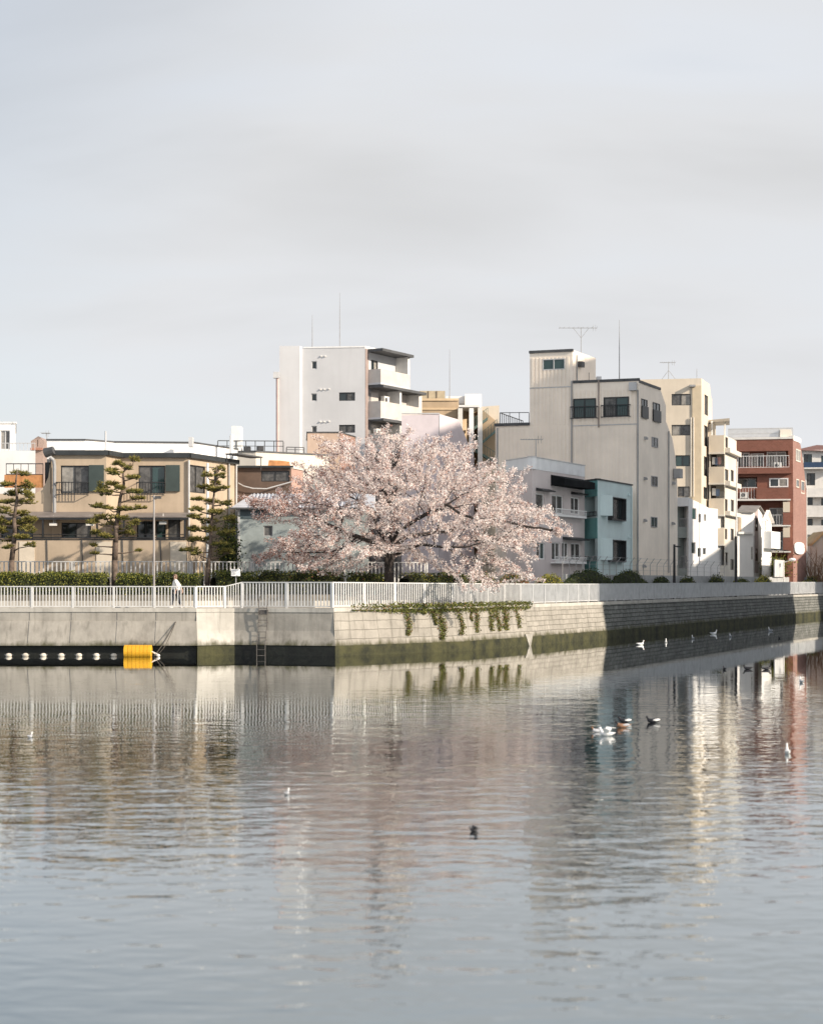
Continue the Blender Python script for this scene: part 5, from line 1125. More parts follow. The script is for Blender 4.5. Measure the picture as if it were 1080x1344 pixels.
pine('cloud-pruned pine with dense full pads, at the left edge', 89.2, [(15, 764), (16, 735), (20, 700), (19, 680), (23, 655), (21, 635), (23, 618)],
     [(22, 621, 22, 9), (8, 636, 22, 9), (32, 637, 24, 11), (20, 646, 34, 10), (38, 653, 20, 10), (10, 659, 26, 8), (30, 660, 26, 10), (6, 672, 26, 9), (24, 674, 30, 10), (-4, 684, 22, 10), (34, 685, 28, 12), (16, 690, 32, 10), (2, 698, 28, 10), (38, 697, 22, 12), (24, 706, 32, 9), (8, 710, 20, 8), (42, 717, 13, 7), (13, 719, 14, 6), (-8, 705, 20, 12)], .22)
pine('tall open cloud-pruned pine with bare lower branches, before the beige house front', 89.4, [(151, 766), (151, 735), (152, 712), (153, 690), (156, 672), (158, 655), (163, 635), (162, 620), (172, 608)],
     [(174, 605, 14, 9), (152, 608, 20, 6), (147, 617, 18, 6), (168, 614, 18, 7), (156, 622, 20, 6), (180, 628, 22, 8), (146, 636, 20, 7), (133, 640, 16, 11), (141, 648, 26, 9), (178, 645, 26, 9), (162, 642, 18, 7), (184, 654, 20, 8), (128, 665, 22, 7), (143, 668, 18, 7), (170, 668, 26, 8), (186, 667, 14, 6), (136, 680, 24, 8), (158, 681, 22, 8), (125, 687, 22, 9), (174, 690, 20, 11), (146, 690, 22, 9), (160, 700, 26, 10), (140, 704, 26, 8), (128, 700, 18, 7), (122, 717, 12, 5), (124, 727, 12, 4), (181, 723, 9, 3), (172, 700, 14, 9)], .24)
pine('slender cloud-pruned pine beside the white pole, at the right end of the beige house', 89.6, [(272, 768), (273, 745), (276, 725), (277, 700), (279, 675), (281, 650), (283, 630), (285, 612)],
     [(286, 615, 14, 10), (272, 625, 16, 7), (290, 626, 14, 7), (284, 634, 22, 8), (268, 640, 20, 8), (292, 644, 22, 8), (280, 645, 18, 7), (262, 656, 18, 6), (277, 659, 20, 7), (294, 661, 18, 8), (260, 670, 20, 7), (288, 673, 26, 9), (258, 681, 22, 8), (276, 684, 22, 8), (298, 683, 22, 10), (254, 695, 26, 8), (275, 697, 24, 8), (296, 700, 22, 9), (251, 709, 20, 8), (268, 710, 18, 7), (288, 714, 26, 9), (250, 722, 22, 7), (262, 728, 16, 6), (296, 726, 24, 9)], .17)

# ---- hedges and bushes
hg = [leafmat('hedge_leaf', (0.085, 0.11, 0.020), (0.28, 0.275, 0.06), .25), leafmat('hedge_leaf_dark', (0.020, 0.035, 0.010), (0.055, 0.075, 0.022), .15), leafmat('yellow_leaf', (0.26, 0.25, 0.03), (0.48, 0.42, 0.06), .25), leafmat('red_leaf', (0.15, 0.05, 0.025), (0.34, 0.16, 0.09), .2)]
core_m = mat('hedge_inside', (0.020, 0.024, 0.010), .95, .4, 4)
def hedge(name, label, cat, a, b_, wid, z0, z1, n, mix, rnd_=0.25, leaf=.075, group=None):
    """clipped or rounded bush between plan points a and b_"""
    d = (b_ - a); Ln = d.length; u = d / Ln; nv = Vector((u.y, -u.x)); mid = (a + b_) / 2
    root = thing(name, label, cat, (mid.x, mid.y, z0), group); h = z1 - z0
    def surf(s, t):     # s along 0..1, t round the section 0..1 (front-bottom, over the top, to back-bottom)
        e = (1 - abs(2 * s - 1) ** (3 / max(.2, rnd_ * 6))) if rnd_ > .3 else min(1, 14 * min(s, 1 - s) + .7)
        e = max(.12, e) ** .5
        phi = math.pi * t; cx, cz = math.cos(phi), math.sin(phi); pw = .45 if rnd_ < .3 else .8
        cx = math.copysign(abs(cx) ** pw, cx); cz = cz ** pw
        k_ = 1 if rnd_ > .3 else .35; bump_ = 1 + .10 * k_ * math.sin(s * Ln * 2.3 + 1.3 * t) + .06 * k_ * math.sin(s * Ln * 5.1 + t * 5)
        q = a + u * (s * Ln) + nv * (cx * wid / 2 * e * bump_); return Vector((q.x, q.y, z0 + h * cz * e * bump_ * .97))
    ns, nt2 = max(6, int(Ln / .4)), 9; mb = MB()
    vs = [surf(i / ns, j / nt2) * 1 for i in range(ns + 1) for j in range(nt2 + 1)]; c0 = Vector((mid.x, mid.y, z0))
    vs = [v - (v - Vector((*(a + u * (max(.02, min(.98, (i // (nt2 + 1)) / ns)) * Ln)), z0 + h * .4))) * .12 for i, v in enumerate(vs)]
    fsx = [(i * (nt2 + 1) + j, (i + 1) * (nt2 + 1) + j, (i + 1) * (nt2 + 1) + j + 1, i * (nt2 + 1) + j + 1) for i in range(ns) for j in range(nt2)]
    mb.add(vs, fsx); mb.build('dark_core', core_m, root)  # dark inner shell just behind the leaves
    pts = np.array([surf(rng.random(), rng.random() * .8) for _ in range(n)]) + rng.normal(scale=.05, size=(n, 3))
    mi = rng.choice(len(mix), n, p=np.array(mix) / sum(mix)); quads_mesh('foliage', pts, rng.uniform(leaf * .7, leaf * 1.3, n), hg, mi, root, flat=.5); return root
zt = lambda y, D: ZP(y, D)
hL = 'clipped hedges along the left walkway'
hedge('hedge', 'clipped green hedge left of the open pine, below the beige house', 'hedge', XY(2, 88.4), XY(143, 88.4), 1.3, 2.6, zt(751.5, 88.4), 5200, (6, 3, .4, 0), group=hL)
hedge('hedge', 'short clipped hedge between the open pine and the thin pole', 'hedge', XY(155, 88.4), XY(204, 88.4), 1.3, 2.6, zt(753.5, 88.4), 2200, (5, 4, .3, 0), group=hL)
hedge('hedge', 'clipped dark hedge behind the walking person', 'hedge', XY(206, 88.6), XY(266, 88.6), 1.3, 2.6, zt(752, 88.6), 2600, (3.5, 6, .2, 0), group=hL)
hedge('hedge', 'dark hedge between the slender pine and the white notice board', 'hedge', XY(280, 89), XY(335, 90), 1.3, 2.6, zt(750, 89.5), 2300, (3, 6, .1, 0), group=hL)
hedge('hedge', 'low hedge clump at the far left edge behind the dense pine', 'hedge', XY(-40, 88.4), XY(10, 88.4), 1.3, 2.6, zt(750, 88.4), 1800, (7, 2, .8, 0), group=hL)
hedge('bush', 'loose yellow-green bush above the hedge behind the left pines', 'bush', XY(35, 90.5), XY(120, 90.5), 1.2, 2.9, zt(745, 90.5), 2200, (5, 3, 1, .5), .5)
hedge('hedge', 'dark green hedge under the left side of the cherry crown', 'hedge', XY(336, 91), XY(450, 92), 1.4, 2.6, zt(749, 91), 3200, (2.5, 6, .1, .2))
hedge('hedge', 'low hedge to the right of the cherry trunk, sprinkled with petals', 'hedge', XY(530, 92), XY(640, 96), 1.4, 2.6, zt(752, 94), 3000, (4, 5, .6, .3))
hedge('hedge', 'low dark hedge just left of the cherry trunk', 'hedge', XY(455, 91.6), XY(508, 91.6), 1.2, 2.6, zt(752, 91.6), 1500, (3, 6, .2, .2))
hedge('bush', 'reddish-brown low bush right of the cherry crown', 'bush', onq(640, 4.0), onq(704, 3.2), 1.5, 2.6, zt(753, 104), 2400, (3, 2, 1, 6), .5)
hedge('bush', 'small yellow-green bush before the mauve house', 'bush', onq(702, 2.6), onq(738, 2.2), 1.6, 2.6, zt(750, 106), 1900, (4, 1, 5, .5), .5)
hedge('hedge', 'dark shaded hedge before the teal house', 'hedge', onq(735, 2.0), onq(806, 1.6), 1.3, 2.9, zt(747, 113), 3000, (.8, 9, 0, 0), .45)
hedge('bush', 'big dark rounded bush at the foot of the beige tower building', 'bush', onq(797, 1.7), onq(850, 1.6), 1.5, 2.9, zt(746, 121), 2600, (.6, 9, 0, 0), .7)
for lab, x0, x1, Da, Db, yt_, mix in (('small dark bush left of the black lamp post, before the boundary wall', 853, 880, 122, 126, 756.5, (1, 9, 0, 0)), ('small dark bush just right of the black lamp post', 888, 914, 127, 132, 757, (2, 8, 0, 0)), ('rounded dark bush midway along the boundary wall', 927, 952, 136, 142, 755.5, (1.5, 8, 0, 0)), ('dark bush beside the tall grey lamp pole', 958, 986, 144, 151, 757.5, (2, 8, 0, 0)), ('bright yellow-green bush before the white gabled houses', 986, 1016, 151, 159, 754.5, (2, 1, 8, 0)), ('low green and yellow bush at the right edge under the brick block', 1044, 1090, 168, 180, 754.5, (5, 3, 3, 0))):
    a_, c_ = onq(x0, 1.5), onq(x1, 1.5); Da, Db = a_.y, c_.y; hedge('bush', lab, 'bush', a_, c_, 1.3, 2.6, zt(yt_, (Da + Db) / 2), 1500, mix, .7, .11)
# dark evergreen in the gap between beige house and shed
ev = thing('evergreen_tree', 'dark evergreen filling the gap between beige house and shed', 'tree', (*XY(300, 96.5), ZG))
m_ = MB(); m_.path([Vector((*XY(300, 96.5), ZG - .1)), Vector((*XY(300, 96.5), 5.2)), Vector((*XY(299, 96.5), 6.4))], [.12, .09, .04], 6); m_.build('trunk', bark, ev)
c_ = np.array([(*XY(300, 96.5), 5.1)]) + rng.normal(size=(2600, 3)) * np.array([.30, .45, .95]); c_ = c_[c_[:, 2] > 3.2]
quads_mesh('foliage', c_, rng.uniform(.08, .16, len(c_)), hg, rng.choice(2, len(c_), p=[.15, .85]), ev)
# bare shrub at the right edge
sh_ = thing('bare_shrub', 'leafless brown shrub with upright twigs at the right edge', 'shrub', (*XY(1072, 180), ZG)); m_ = MB(); rr = random.Random(4)
for i in range(60):
    p = Vector((*XY(1062 + rr.random() * 26, 180 + rr.uniform(-1, 1)), ZG)); d = Vector((rr.gauss(0, .25), rr.gauss(0, .2), 1)).normalized(); pts_ = [p]; Lh = rr.uniform(2.5, 5.2)
    for s_ in range(4): d = (d + Vector((rr.gauss(0, .16), rr.gauss(0, .15), .05))).normalized(); pts_.append(pts_[-1] + d * Lh / 4)
    m_.path(pts_, [.05, .04, .03, .02, .012], 4)
    for s_ in (2, 3): m_.tube(pts_[s_], pts_[s_] + Vector((rr.gauss(0, .5), rr.gauss(0, .4), .6)), .02, .008, 4)
m_.build('twigs', mat('twig_brown', (.20, .13, .085), .9, .2), sh_)
# potted plants / small garden tree in front of the red brick block
gt_ = thing('garden_tree', 'small olive-green garden tree before the ground floor of the brick block', 'tree', (*XY(1016, 173), ZG))
m_ = MB(); q = Vector((*XY(1016, 173), ZG)); m_.path([q, q + Vector((.1, 0, 1.2)), q + Vector((0, 0, 2.2))], [.08, .06, .03], 6)
for i in range(9): m_.tube(q + Vector((.05, 0, 1.1 + i * .1)), q + Vector((rr.gauss(0, .8), rr.gauss(0, .6), 1.9 + rr.random() * .9)), .03, .01, 4)
m_.build('trunk', bark, gt_); c_ = np.array([[q.x, q.y, q.z + 2.2]]) + rng.normal(size=(1500, 3)) * np.array([.75, .6, .55]); quads_mesh('foliage', c_, rng.uniform(.10, .2, 1500), hg, rng.choice(3, 1500, p=[.5, .4, .1]), gt_)

# ---- ivy over the quay wall
iv = thing('ivy', 'green ivy mat trailing in strands over the pale stone quay wall', 'ivy', (*Q[4], 2.3))
ivm = [leafmat('ivy_leaf', (0.085, 0.11, 0.022), (0.24, 0.24, 0.065), .2), leafmat('ivy_leaf_dark', (0.05, 0.065, 0.018), (0.13, 0.14, 0.042), .12), leafmat('ivy_leaf_dry', (0.16, 0.09, 0.045), (0.28, 0.17, 0.09), .15)]
outC = lambda z: .26 * (2.28 - z) / 1.75
fI = [Face(Q[3], Q[4]), Face(Q[4], Q[5]), Face(Q[5], Q[6])]
def wallpt(px, z, n=.05):
    f_ = fI[0] if px < 600 else fI[1] if px < 688 else fI[2]; q = f_.p(f_.at(px), n + outC(z), z); return q
top = []
for px in np.arange(458, 696, .07):
    dens = np.interp(px, [458, 490, 530, 560, 690, 696], [.15, .5, .9, 1, .9, .2])
    if rng.random() < dens: top.append(np.array(wallpt(px, 2.31 + rng.normal() * .07 + .06, .02 + abs(rng.normal()) * .12)))
    if rng.random() < dens * .7: top.append(np.array(wallpt(px, 2.2 - abs(rng.normal()) * .10 * dens, .06 + rng.random() * .08)))
top = np.array(top); quads_mesh('mat', top, rng.uniform(.06, .12, len(top)), ivm, rng.choice(3, len(top), p=[.55, .35, .10]), iv)
for px, wpx, yb, dn in ((532.5, 9, 834, 1.0), (576, 13, 839, 1.6), (601, 8, 833, 1.0), (622, 8, 830, .9), (641, 9, 828, 1.0), (650, 9, 828, 1.1), (660, 11, 827, 1.3), (676, 7, 824, .6), (554, 4, 806, .6), (616, 3, 815, .5), (568, 6, 820, .8)):
    f_ = fI[0] if px < 600 else fI[1]; Dd = f_.Y(px); zb = ZP(yb, Dd); k = int(440 * dn); tt = rng.random(k) ** .8; z = 2.25 - (2.25 - zb) * tt
    xs = px + rng.normal(size=k) * wpx * .26 * (1.05 - .45 * tt) + np.sin(tt * 6 + px) * 1.2
    c_ = np.array([wallpt(x, zz_, .03 + abs(rng.normal()) * .06) for x, zz_ in zip(xs, z)]); st_ = MB()
    for s_ in range(3): st_.path([wallpt(px + s_ - 1, 2.25, .02), wallpt(px + (s_ - 1) * .6 + .6, (2.25 + zb) / 2, .02), wallpt(px + (s_ - 1) * .4, zb + .1, .02)], .006, 4)
    so = st_.build('vine_strand', bark, iv); quads_mesh('leaves', c_, rng.uniform(.05, .10, k), ivm, rng.choice(3, k, p=[.42, .38, .20]), so)
# ================================================================ SMALL THINGS
# ---- lamp posts, poles, sign
lp = thing('lamp_pole', 'thin grey pole with small crossbar behind the fence, before the beige house', 'pole', (*XY(202.5, 87.6), ZW))
m_ = MB(); q = Vector((*XY(202.5, 87.6), ZW)); m_.tube(q, Vector((q.x, q.y, ZP(650, 87.6))), .06, .045, 8); m_.build('shaft', mat('pole_grey', (.30, .28, .27), .5, .1), lp)
m_ = MB(); z = ZP(652, 87.6); m_.tube((q.x - .12, q.y, z), (q.x + .32, q.y, z + .02), .03, .03, 6); m_.box(q.x + .05, q.x + .36, q.y - .08, q.y + .08, z - .1, z - .02); m_.build('arm', darkgrey, lp)
wp = thing('white_pole', 'straight white pole rising behind the slender pine', 'pole', (*XY(272.5, 92), ZG)); m_ = MB(); q = XY(272.7, 92); m_.tube((q.x, q.y, ZG), (q.x, q.y, ZP(608, 92)), .07, .06, 8); m_.build('shaft', white, wp); m_ = MB(); z = ZP(613, 92); m_.tube((q.x - .1, q.y, z), (q.x + .35, q.y, z - .02), .025, .025, 5); m_.build('bracket', darkgrey, wp)
lp = thing('lamp_post', 'black walkway lamp post with short side arm before the shaded wire fence', 'lamp post', (*XY(884.5, 127), 2.4))
q = XY(884.5, 127); m_ = MB(); m_.tube((q.x, q.y, 2.3), (q.x, q.y, ZP(714.5, 127)), .11, .08, 8); m_.build('shaft', black, lp); m_ = MB(); z = ZP(717, 127); m_.tube((q.x, q.y, z), (q.x + .35, q.y, z), .05, .05, 6); m_.box(q.x + .18, q.x + .5, q.y - .1, q.y + .1, z - .08, z + .02); m_.build('arm', black, lp)
lp = thing('lamp_post', 'very tall slim pole in front of the cream balconies, its foot coloured dark for shade', 'pole', (*XY(965, 147), 2.4)); q = XY(965.3, 147)
m_ = MB(); m_.tube((q.x, q.y, 2.3), (q.x, q.y, ZP(704, 147)), .13, .12, 8); m_.build('base', black, lp); m_ = MB(); m_.tube((q.x, q.y, ZP(704, 147)), (q.x + .12, q.y, ZP(606, 147)), .07, .05, 8); m_.build('shaft', offwhite, lp)  # one pole: shade on the lower length coloured black, sunlit length off-white
ns = thing('notice_board', 'small white notice board on a post in the hedge beside the cherry', 'sign', (*XY(309.5, 87.6), ZW)); q = XY(309.8, 87.6)
m_ = MB(); m_.tube((q.x, q.y, ZW), (q.x, q.y, ZP(748, 87.6)), .03, .03, 6); m_.build('post', grey, ns)
m_ = MB(); x0, x1 = XY(303.8, 87.5).x, XY(315.6, 87.5).x; m_.box(x0, x1, 87.46, 87.5, ZP(756, 87.5), ZP(747, 87.5)); m_.build('board', white, ns)
m_ = MB(); 
for i, wd in enumerate((.8, .65, .75, .5)): z = ZP(748.8 + i * 1.7, 87.5); m_.box(x0 + .04, x0 + .04 + (x1 - x0 - .08) * wd, 87.455, 87.459, z - .015, z + .01)
m_.build('lettering', lightgrey, ns)
# street lamp and mirror by the white houses
mr = thing('traffic_mirror', 'small white round-headed lamp on a grey post beside the red brick wall', 'lamp', (*XY(1028, 170), 2.9)); q = XY(1028, 170); m_ = MB(); m_.tube((q.x, q.y, 2.9), (q.x, q.y, ZP(738, 170)), .06, .05, 6); m_.tube((q.x, q.y, ZP(738, 170)), (q.x + .8, q.y, ZP(735, 170)), .04, .04, 6); m_.build('post', offwhite, mr); m_ = MB(); m_.ellip((q.x + .85, q.y, ZP(734.5, 170)), .35, .3, .17); m_.build('lamp_head', white, mr, True)

# ---- iron ladder on the quay wall
la = thing('ladder', 'rusty iron ladder fixed to the stained quay wall', 'ladder', (*XY(347, 83.6), 2.2)); f = Face(Q[2], Q[3]); m_ = MB(); u0, u1 = f.at(341.7), f.at(352.7); no = lambda z: .34 + (.0 if z > 1 else .12)
irn = mat('ladder_iron', (.10, .09, .082), .7, .3, 6)
for u in (u0, u1): m_.path([f.p(u, .02, 2.85), f.p(u, .16, 2.62), f.p(u, .20, 2.2), f.p(u, .24, 1.3), f.p(u, .47, .5), f.p(u, .47, -.6)], .022, 6)
m_.build('stile', irn, la)
for i in range(9):
    z = 2.28 - i * .285; m_ = MB(); nn_ = float(np.interp(z, [.5, 1.3, 2.2, 2.6], [.47, .24, .20, .16])); m_.tube(f.p(u0, nn_, z), f.p(u1, nn_, z), .017, .017, 6); m_.build('rung', irn, la)
for z in (1.6, .75):
    m_ = MB()
    for u in (u0, u1): m_.tube(f.p(u, .05, z), f.p(u, float(np.interp(z, [.5, 1.3, 2.2], [.47, .24, .20])), z), .02, .02, 5)
    m_.build('bracket', irn, la)
m_ = MB(); f.box(m_, u0 - .03, u1 + .03, .15, .19, 2.0, 2.2); m_.build('plate', irn, la)

# ---- boom with floats
ym = mat('float_yellow', (.62, .325, .018), .5, .08, 2)
bo = thing('boom_float', 'big ribbed yellow cylindrical float against the dark quay wall', 'float', (*XY(181.5, 81.6), 0)); q = XY(181.5, 81.6); hw = 18 / FPX * 81.6; m_ = MB(); k = 7
seg = 2 * hw / k
prof_ = []
for i in range(k): x = -hw + i * seg; prof_ += [(x + .006, .29), (x + .02, .312), (x + seg - .02, .312), (x + seg - .006, .29)]
prof_ = [(-hw - .0, .02), (-hw, .2)] + prof_ + [(hw, .2), (hw, .02)]; nu = 20
vs_ = [(q.x + x, q.y + r * math.cos(2 * math.pi * j / nu), .25 + r * math.sin(2 * math.pi * j / nu)) for x, r in prof_ for j in range(nu)]
m_.add(vs_, [(i * nu + j, i * nu + (j + 1) % nu, (i + 1) * nu + (j + 1) % nu, (i + 1) * nu + j) for i in range(len(prof_) - 1) for j in range(nu)]); m_.build('body', ym, bo, False)
m_ = MB()
for dz in (.06, .1): m_.tube((q.x + hw, q.y, .25), (q.x + hw + .28, q.y - .05, .25 - dz * 2), .025, .025, 6)
m_.ellip((q.x + hw + .32, q.y - .05, .06), .09, .06, .07, 8, 6); m_.build('shackle', offwhite, bo)
bw_ = mat('float_white', (.52, .47, .40), .65, .2, 5)
fl_ = thing('round_float', 'white round float at the left end of the row', 'float', (*XY(12, 81.8), 0), 'row of white round floats'); m_ = MB(); q = XY(12, 81.8)
m_.ellip((q.x, q.y, .06), .155, .14, .105, 14, 10); m_.build('ball', bw_, fl_, True); m_ = MB(); m_.tube((q.x - .20, q.y, .08), (q.x + .20, q.y, .08), .035, .035, 6); m_.build('rope_eye', darkgrey, fl_)
names_ = ['second white round float from the left end of the row', 'third white round float from the left end of the row', 'middle white round float of the row of seven', 'third white round float from the yellow float', 'second white round float from the yellow float', 'white round float next to the yellow float']
for px, lb in zip((34, 57.5, 81, 104, 127, 150), names_):
    c = copy_tree(fl_); q2 = XY(px, 81.8); c.location = (q2.x, q2.y, -.01 if px == 150 else 0); c['label'] = lb
ropm = mat('old_rope', (.08, .07, .06), .9, .2)
rp = thing('mooring_rope', 'dark slack rope from the wall fender down to the yellow float', 'rope', (*XY(233, 82.8), 1.7)); A_ = W(231, 816, 82.6); B2 = W(203, 861, 81.5); m_ = MB()
for sag, off in ((.10, 0), (.35, .12)):
    ps = [A_.lerp(B2, t_) + Vector((0, -.1 * math.sin(t_ * 3.1), -sag * math.sin(t_ * 3.14))) for t_ in [i / 10 for i in range(11)]]; m_.path(ps, .022 if off == 0 else .014, 5)
m_.build('strand', ropm, rp)
fd = thing('rope_fender', 'black hook with hanging fender on the overhanging wall, right of the yellow float', 'mooring hook', (*XY(233, 83), 1.9)); m_ = MB(); m_.path([W(234, 808, 83.05), W(233, 812, 82.95), W(232.5, 825, 82.8)], [.07, .10, .05], 7); m_.build('fender', black, fd); m_ = MB(); m_.ellip(W(234.5, 809.5, 83.0), .09, .06, .09, 8, 6); m_.build('ring', grey, fd)

# ---- birds
bwht = mat('feather_white', (.74, .73, .71), .7, .04); bgry = mat('feather_grey', (.36, .37, .39), .7, .08); bblk = mat('feather_black', (.018, .018, .022), .5, .2); bbrn = mat('feather_brown', (.22, .12, .07), .7, .2); bill_m = mat('bill_dark', (.10, .05, .03), .5, .1); red_m = mat('bill_red', (.40, .07, .03), .5, .1)
def bird(name, label, cat, px, py, L_, head_deg, bm_, hm, wm__, billm, neck=.5, wings='fold', group=None, dark_end=None):
    D = CAMH * FPX / (py - HYP); q = XY(px, D); root = thing(name, label, cat, (q.x, q.y, 0), group); rot = Matrix.Rotation(R(head_deg), 3, 'Z'); o = Vector((q.x, q.y, 0)); T = lambda v: o + rot @ (Vector(v) * L_)
    # body: loft of ellipses along its length, head joined by the neck in the same surface
    secs = [(-.50, .20, .012, .012), (-.40, .17, .06, .04), (-.25, .13, .135, .10), (-.05, .11, .17, .135), (.12, .115, .16, .135), (.25, .15, .115, .11), (.32, .20 + .1 * neck, .07, .075), (.345, .24 + .24 * neck, .052, .055), (.37, .30 + .25 * neck, .068, .068), (.41, .31 + .25 * neck, .062, .06), (.455, .30 + .25 * neck, .02, .022)]
    nu = 12; vs_ = []
    for i, (x, z, ry, rz) in enumerate(secs):
        tilt = 0 if i < 5 or i > 8 else .7
        for j in range(nu): t_ = 2 * math.pi * j / nu; vs_.append(T((x - math.sin(t_) * rz * tilt, math.cos(t_) * ry, z + math.sin(t_) * rz)))
    mb = MB(); n_ = len(secs)
    for i in range(n_ - 1): mb.add([vs_[i * nu + j] for j in range(nu)] + [vs_[(i + 1) * nu + j] for j in range(nu)], [(j, (j + 1) % nu, nu + (j + 1) % nu, nu + j) for j in range(nu)], 1 if i >= 6 else (2 if dark_end and (i < 2 or i in (4, 5)) else 0))
    mb.build('body', [bm_, hm, bblk], root, True)
    mb = MB(); hz = .30 + .25 * neck; mb.tube(T((.44, 0, hz)), T((.54, 0, hz - .02)), .022 * L_, .006 * L_, 6); mb.build('bill', billm, root)
    for s_ in (-1, 1):
        mb = MB()
        if wings == 'fold': mb.ellip(T((-.14, s_ * .125, .16)), .26 * L_, .04 * L_, .07 * L_, 12, 6, 0, rot @ Matrix.Rotation(R(8), 3, 'Y'))
        else:
            a_, b2, c2, d2 = (.16, s_ * .12, .2), (-.14, s_ * .12, .19), (-.22, s_ * .50, .42), (.10, s_ * .48, .46); e2 = (-.35, s_ * .95, .36); up_ = Vector((0, 0, .02 * L_))
            pl_ = [T(v) for v in (a_, b2, c2, e2, d2)]; mb.add(pl_ + [v + up_ for v in pl_], [(0, 1, 2, 4), (4, 2, 3), (9, 7, 6, 5), (8, 7, 9), (0, 4, 9, 5), (4, 3, 8, 9), (3, 2, 7, 8), (2, 1, 6, 7)])
        mb.build('wing', wm__, root, wings == 'fold')
    return root
bird('gull', 'white gull beating raised wings on the water below the teal reflection', 'gull', 796, 966, .42, 165, bwht, bwht, bwht, red_m, .5, 'up')
bird('duck', 'brown-headed duck right beside the flapping white gull', 'duck', 783, 961, .34, 200, bgry, bbrn, bgry, bill_m, .2)
dg = 'ducks in front of the teal reflection'
bird('duck', 'black and white duck, upper one of the pair right of the white gull', 'duck', 820, 948.5, .40, 180, bblk, bblk, bwht, bill_m, .15, group=dg, dark_end=True)
bird('duck', 'brown duck, lower one of the pair right of the white gull', 'duck', 817, 955, .42, 185, bbrn, bblk, bgry, bill_m, .15, group=dg)
bird('duck', 'black and white duck swimming by itself right of the duck pair', 'duck', 857, 948.5, .42, 180, bblk, bblk, bwht, bill_m, .15, group=dg, dark_end=True)
sg_ = 'gulls and ducks below the shaded wall'
bird('gull', 'bright white gull nearest the start of the shaded wall', 'gull', 840, 846.5, .50, 10, bwht, bwht, bwht, red_m, .7, group=sg_)
bird('gull', 'small upright pale gull, second along the shaded wall', 'gull', 873.5, 843.5, .42, 80, bwht, bwht, bgry, red_m, .9, group=sg_)
bird('gull', 'dim grey gull, third along the shaded wall', 'gull', 909, 838.5, .42, 100, bgry, bwht, bgry, red_m, .8, group=sg_)
bird('gull', 'pale gull with outstretched head, fourth along the shaded wall', 'gull', 936, 832.5, .55, 5, bwht, bwht, bgry, red_m, .8, group=sg_)
bird('duck', 'small dark duck, fifth along the shaded wall', 'duck', 958, 836, .42, 90, bgry, bwht, bgry, bill_m, .6, group=sg_)
bird('gull', 'upright pale gull at the far end of the shaded wall', 'gull', 1010.5, 828.5, .50, 120, bgry, bwht, bgry, red_m, 1.0, group=sg_)
rg_ = 'dark ducks on the bright reflections at right'
bird('duck', 'tiny dark duck, left one of three below the far bank', 'duck', 950, 879, .38, 95, bblk, bblk, bblk, bill_m, .2, group=rg_)
bird('duck', 'dark duck, middle one of three below the far bank', 'duck', 981, 878.5, .44, 180, bblk, bblk, bblk, bill_m, .2, group=rg_)
bird('duck', 'dark duck, right one of three below the far bank', 'duck', 1005, 879, .42, 0, bblk, bblk, bblk, bill_m, .2, group=rg_)
bird('gull', 'slim pale gull on the reddish reflection', 'gull', 1051, 896, .36, 95, bgry, bwht, bgry, red_m, .9)
bird('gull', 'white gull sitting alone at the right, seen end on', 'gull', 1033, 989, .34, 85, bwht, bwht, bwht, red_m, 1.0)
bird('duck', 'tiny dark duck on the reddish reflection near the far bank', 'duck', 1022, 838, .40, 90, bblk, bblk, bblk, bill_m, .2)
bird('gull', 'small blue-grey gull far out at the left edge', 'gull', 40, 968, .24, 75, bgry, bwht, bgry, bill_m, .6)
bird('gull', 'small grey gull alone in mid water left of centre', 'gull', 377, 1043, .20, 75, bgry, bwht, bgry, bill_m, .7)
bird('duck', 'nearest dark bird with lifted wings in the middle of the water', 'duck', 622, 1091, .165, 195, bblk, bblk, bblk, bill_m, .4, 'up')

# ---- walking person
pr = thing('person', 'person in a loose white jacket and dark trousers walking behind the low fence', 'person', (*XY(231, 85), ZW))
o = Vector((*XY(231, 85), ZW)); Hh = 1.66
def skin_obj(name, joints, edges, m, parent, lv=2):
    me = bpy.data.meshes.new(name); org = ORG[parent.name]; me.from_pydata([Vector(j[:3]) + o - org for j in joints], edges, []); ob = bpy.data.objects.new(name, me); COL.objects.link(ob); ob.parent = parent; ORG[ob.name] = org
    me.materials.append(m); sk = ob.modifiers.new('Skin', 'SKIN'); sk.use_smooth_shade = True
    for i, j in enumerate(joints):
        sv_ = me.skin_vertices[0].data[i]; r = j[3]; sv_.radius = r if hasattr(r, '__len__') else (r, r); sv_.use_root = (i == 0)
    if lv: ob.modifiers.new('Sub', 'SUBSURF').levels = lv; ob.modifiers[-1].render_levels = lv
    return ob
skinm = mat('skin', (.50, .33, .25), .6, .05); jkt = mat('white_jacket', (.78, .76, .72), .85, .05, 4); trs = mat('dark_trousers', (.020, .024, .036), .85, .15); hair_m = mat('brown_hair', (.16, .10, .07), .6, .2); shoe_m = mat('pale_shoe', (.6, .58, .55), .7, .1)
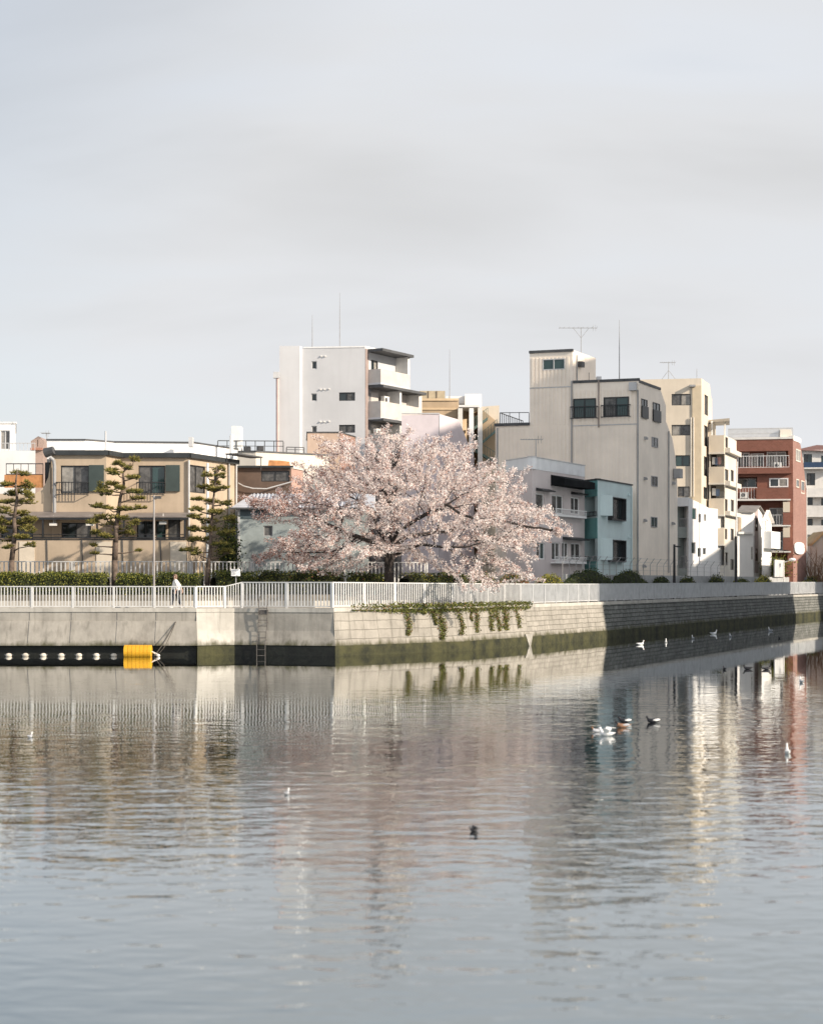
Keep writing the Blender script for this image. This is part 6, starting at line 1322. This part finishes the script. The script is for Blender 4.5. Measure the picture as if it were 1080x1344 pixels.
# facing left (-X), mid-stride; right leg forward
body = [(0, 0, .90, .13), (0, 0, 1.10, .14), (-.01, 0, 1.30, .15), (-.02, 0, 1.42, .075), (-.03, 0, 1.48, .055), (-.04, 0, 1.56, .085), (-.05, 0, 1.63, .07),
        (-.02, -.09, .86, .085), (-.16, -.09, .47, .06), (-.20, -.09, .10, .045), (-.28, -.09, .06, .04), (.03, .09, .86, .085), (.12, .09, .48, .06), (.26, .09, .13, .045), (.22, .09, .06, .04),
        (0, -.20, 1.37, .055), (.12, -.25, 1.12, .043), (.04, -.24, .90, .036), (.0, -.235, .83, .03), (0, .20, 1.37, .055), (.14, .24, 1.14, .043), (.26, .23, .95, .036), (.30, .225, .88, .03)]
bed = [(0, 1), (1, 2), (2, 3), (3, 4), (4, 5), (5, 6), (0, 7), (7, 8), (8, 9), (9, 10), (0, 11), (11, 12), (12, 13), (13, 14), (2, 15), (15, 16), (16, 17), (17, 18), (2, 19), (19, 20), (20, 21), (21, 22)]
bd = skin_obj('body', body, bed, skinm, pr)
m_ = MB(); h0 = o + Vector((-.045, 0, 1.565)); 
skin_obj('jacket', [(.02, 0, .84, (.21, .25)), (.01, 0, 1.05, (.18, .22)), (-.01, 0, 1.30, (.15, .20)), (-.02, 0, 1.42, .09), (0, -.21, 1.37, .075), (.13, -.27, 1.12, .065), (.06, -.26, .94, .055), (0, .21, 1.37, .075), (.16, .26, 1.14, .065), (.25, .25, .99, .055)], [(0, 1), (1, 2), (2, 3), (2, 4), (4, 5), (5, 6), (2, 7), (7, 8), (8, 9)], jkt, bd)
skin_obj('trousers', [(0, 0, .88, (.15, .17)), (-.02, -.09, .82, .105), (-.16, -.09, .47, .085), (-.20, -.09, .13, .07), (.03, .09, .82, .105), (.12, .09, .48, .085), (.25, .09, .16, .07)], [(0, 1), (1, 2), (2, 3), (0, 4), (4, 5), (5, 6)], trs, bd)
for (x, y, z, sl) in ((-.25, -.09, .045, 0), (.22, .09, .07, .5)):
    m_ = MB(); m_.ellip(o + Vector((x, y, z)), .135, .048, .05, 10, 6, 0, Matrix.Rotation(sl, 3, 'Y')); m_.build('shoe', shoe_m, bd, True)
m_ = MB(); m_.ellip(h0 + Vector((.02, 0, .035)), .105, .09, .105, 12, 8); m_.ellip(h0 + Vector((.07, 0, -.04)), .06, .08, .10, 10, 8); m_.build('hair', hair_m, bd, True)
# face: nose, brow and mouth are a few pixels at most
m_ = MB(); m_.ellip(h0 + Vector((-.092, 0, .0)), .022, .014, .022, 8, 6); m_.build('nose', skinm, bd, True)
for s_ in (-1, 1):
    m_ = MB(); m_.ellip(h0 + Vector((-.078, s_ * .032, .025)), .01, .012, .008, 8, 6); m_.build('eye', bblk, bd, True)
    m_ = MB(); m_.ellip(h0 + Vector((0, s_ * .086, .0)), .022, .012, .032, 8, 6); m_.build('ear', skinm, bd, True)
m_ = MB(); m_.ellip(h0 + Vector((-.078, 0, -.045)), .01, .024, .006, 8, 6); m_.build('mouth', red_m, bd, True)
for (hx, hy, hz, s_) in ((0, -.235, .83, -1), (.30, .225, .88, 1)):
    m_ = MB(); p0 = o + Vector((hx, hy, hz)); m_.ellip(p0 + Vector((0, 0, -.04)), .04, .018, .05, 8, 6)
    for i, ln in enumerate((.062, .075, .07, .055)):
        b0 = p0 + Vector((-.028 + i * .018, 0, -.075)); m_.path([b0, b0 + Vector((-.006, s_ * .004, -ln * .5)), b0 + Vector((-.022, s_ * .002, -ln))], [.009, .009, .007], 6)
    b0 = p0 + Vector((-.034, 0, -.03)); m_.path([b0, b0 + Vector((-.026, 0, -.025)), b0 + Vector((-.032, 0, -.055))], [.011, .010, .008], 6); m_.build('hand', skinm, bd, True)
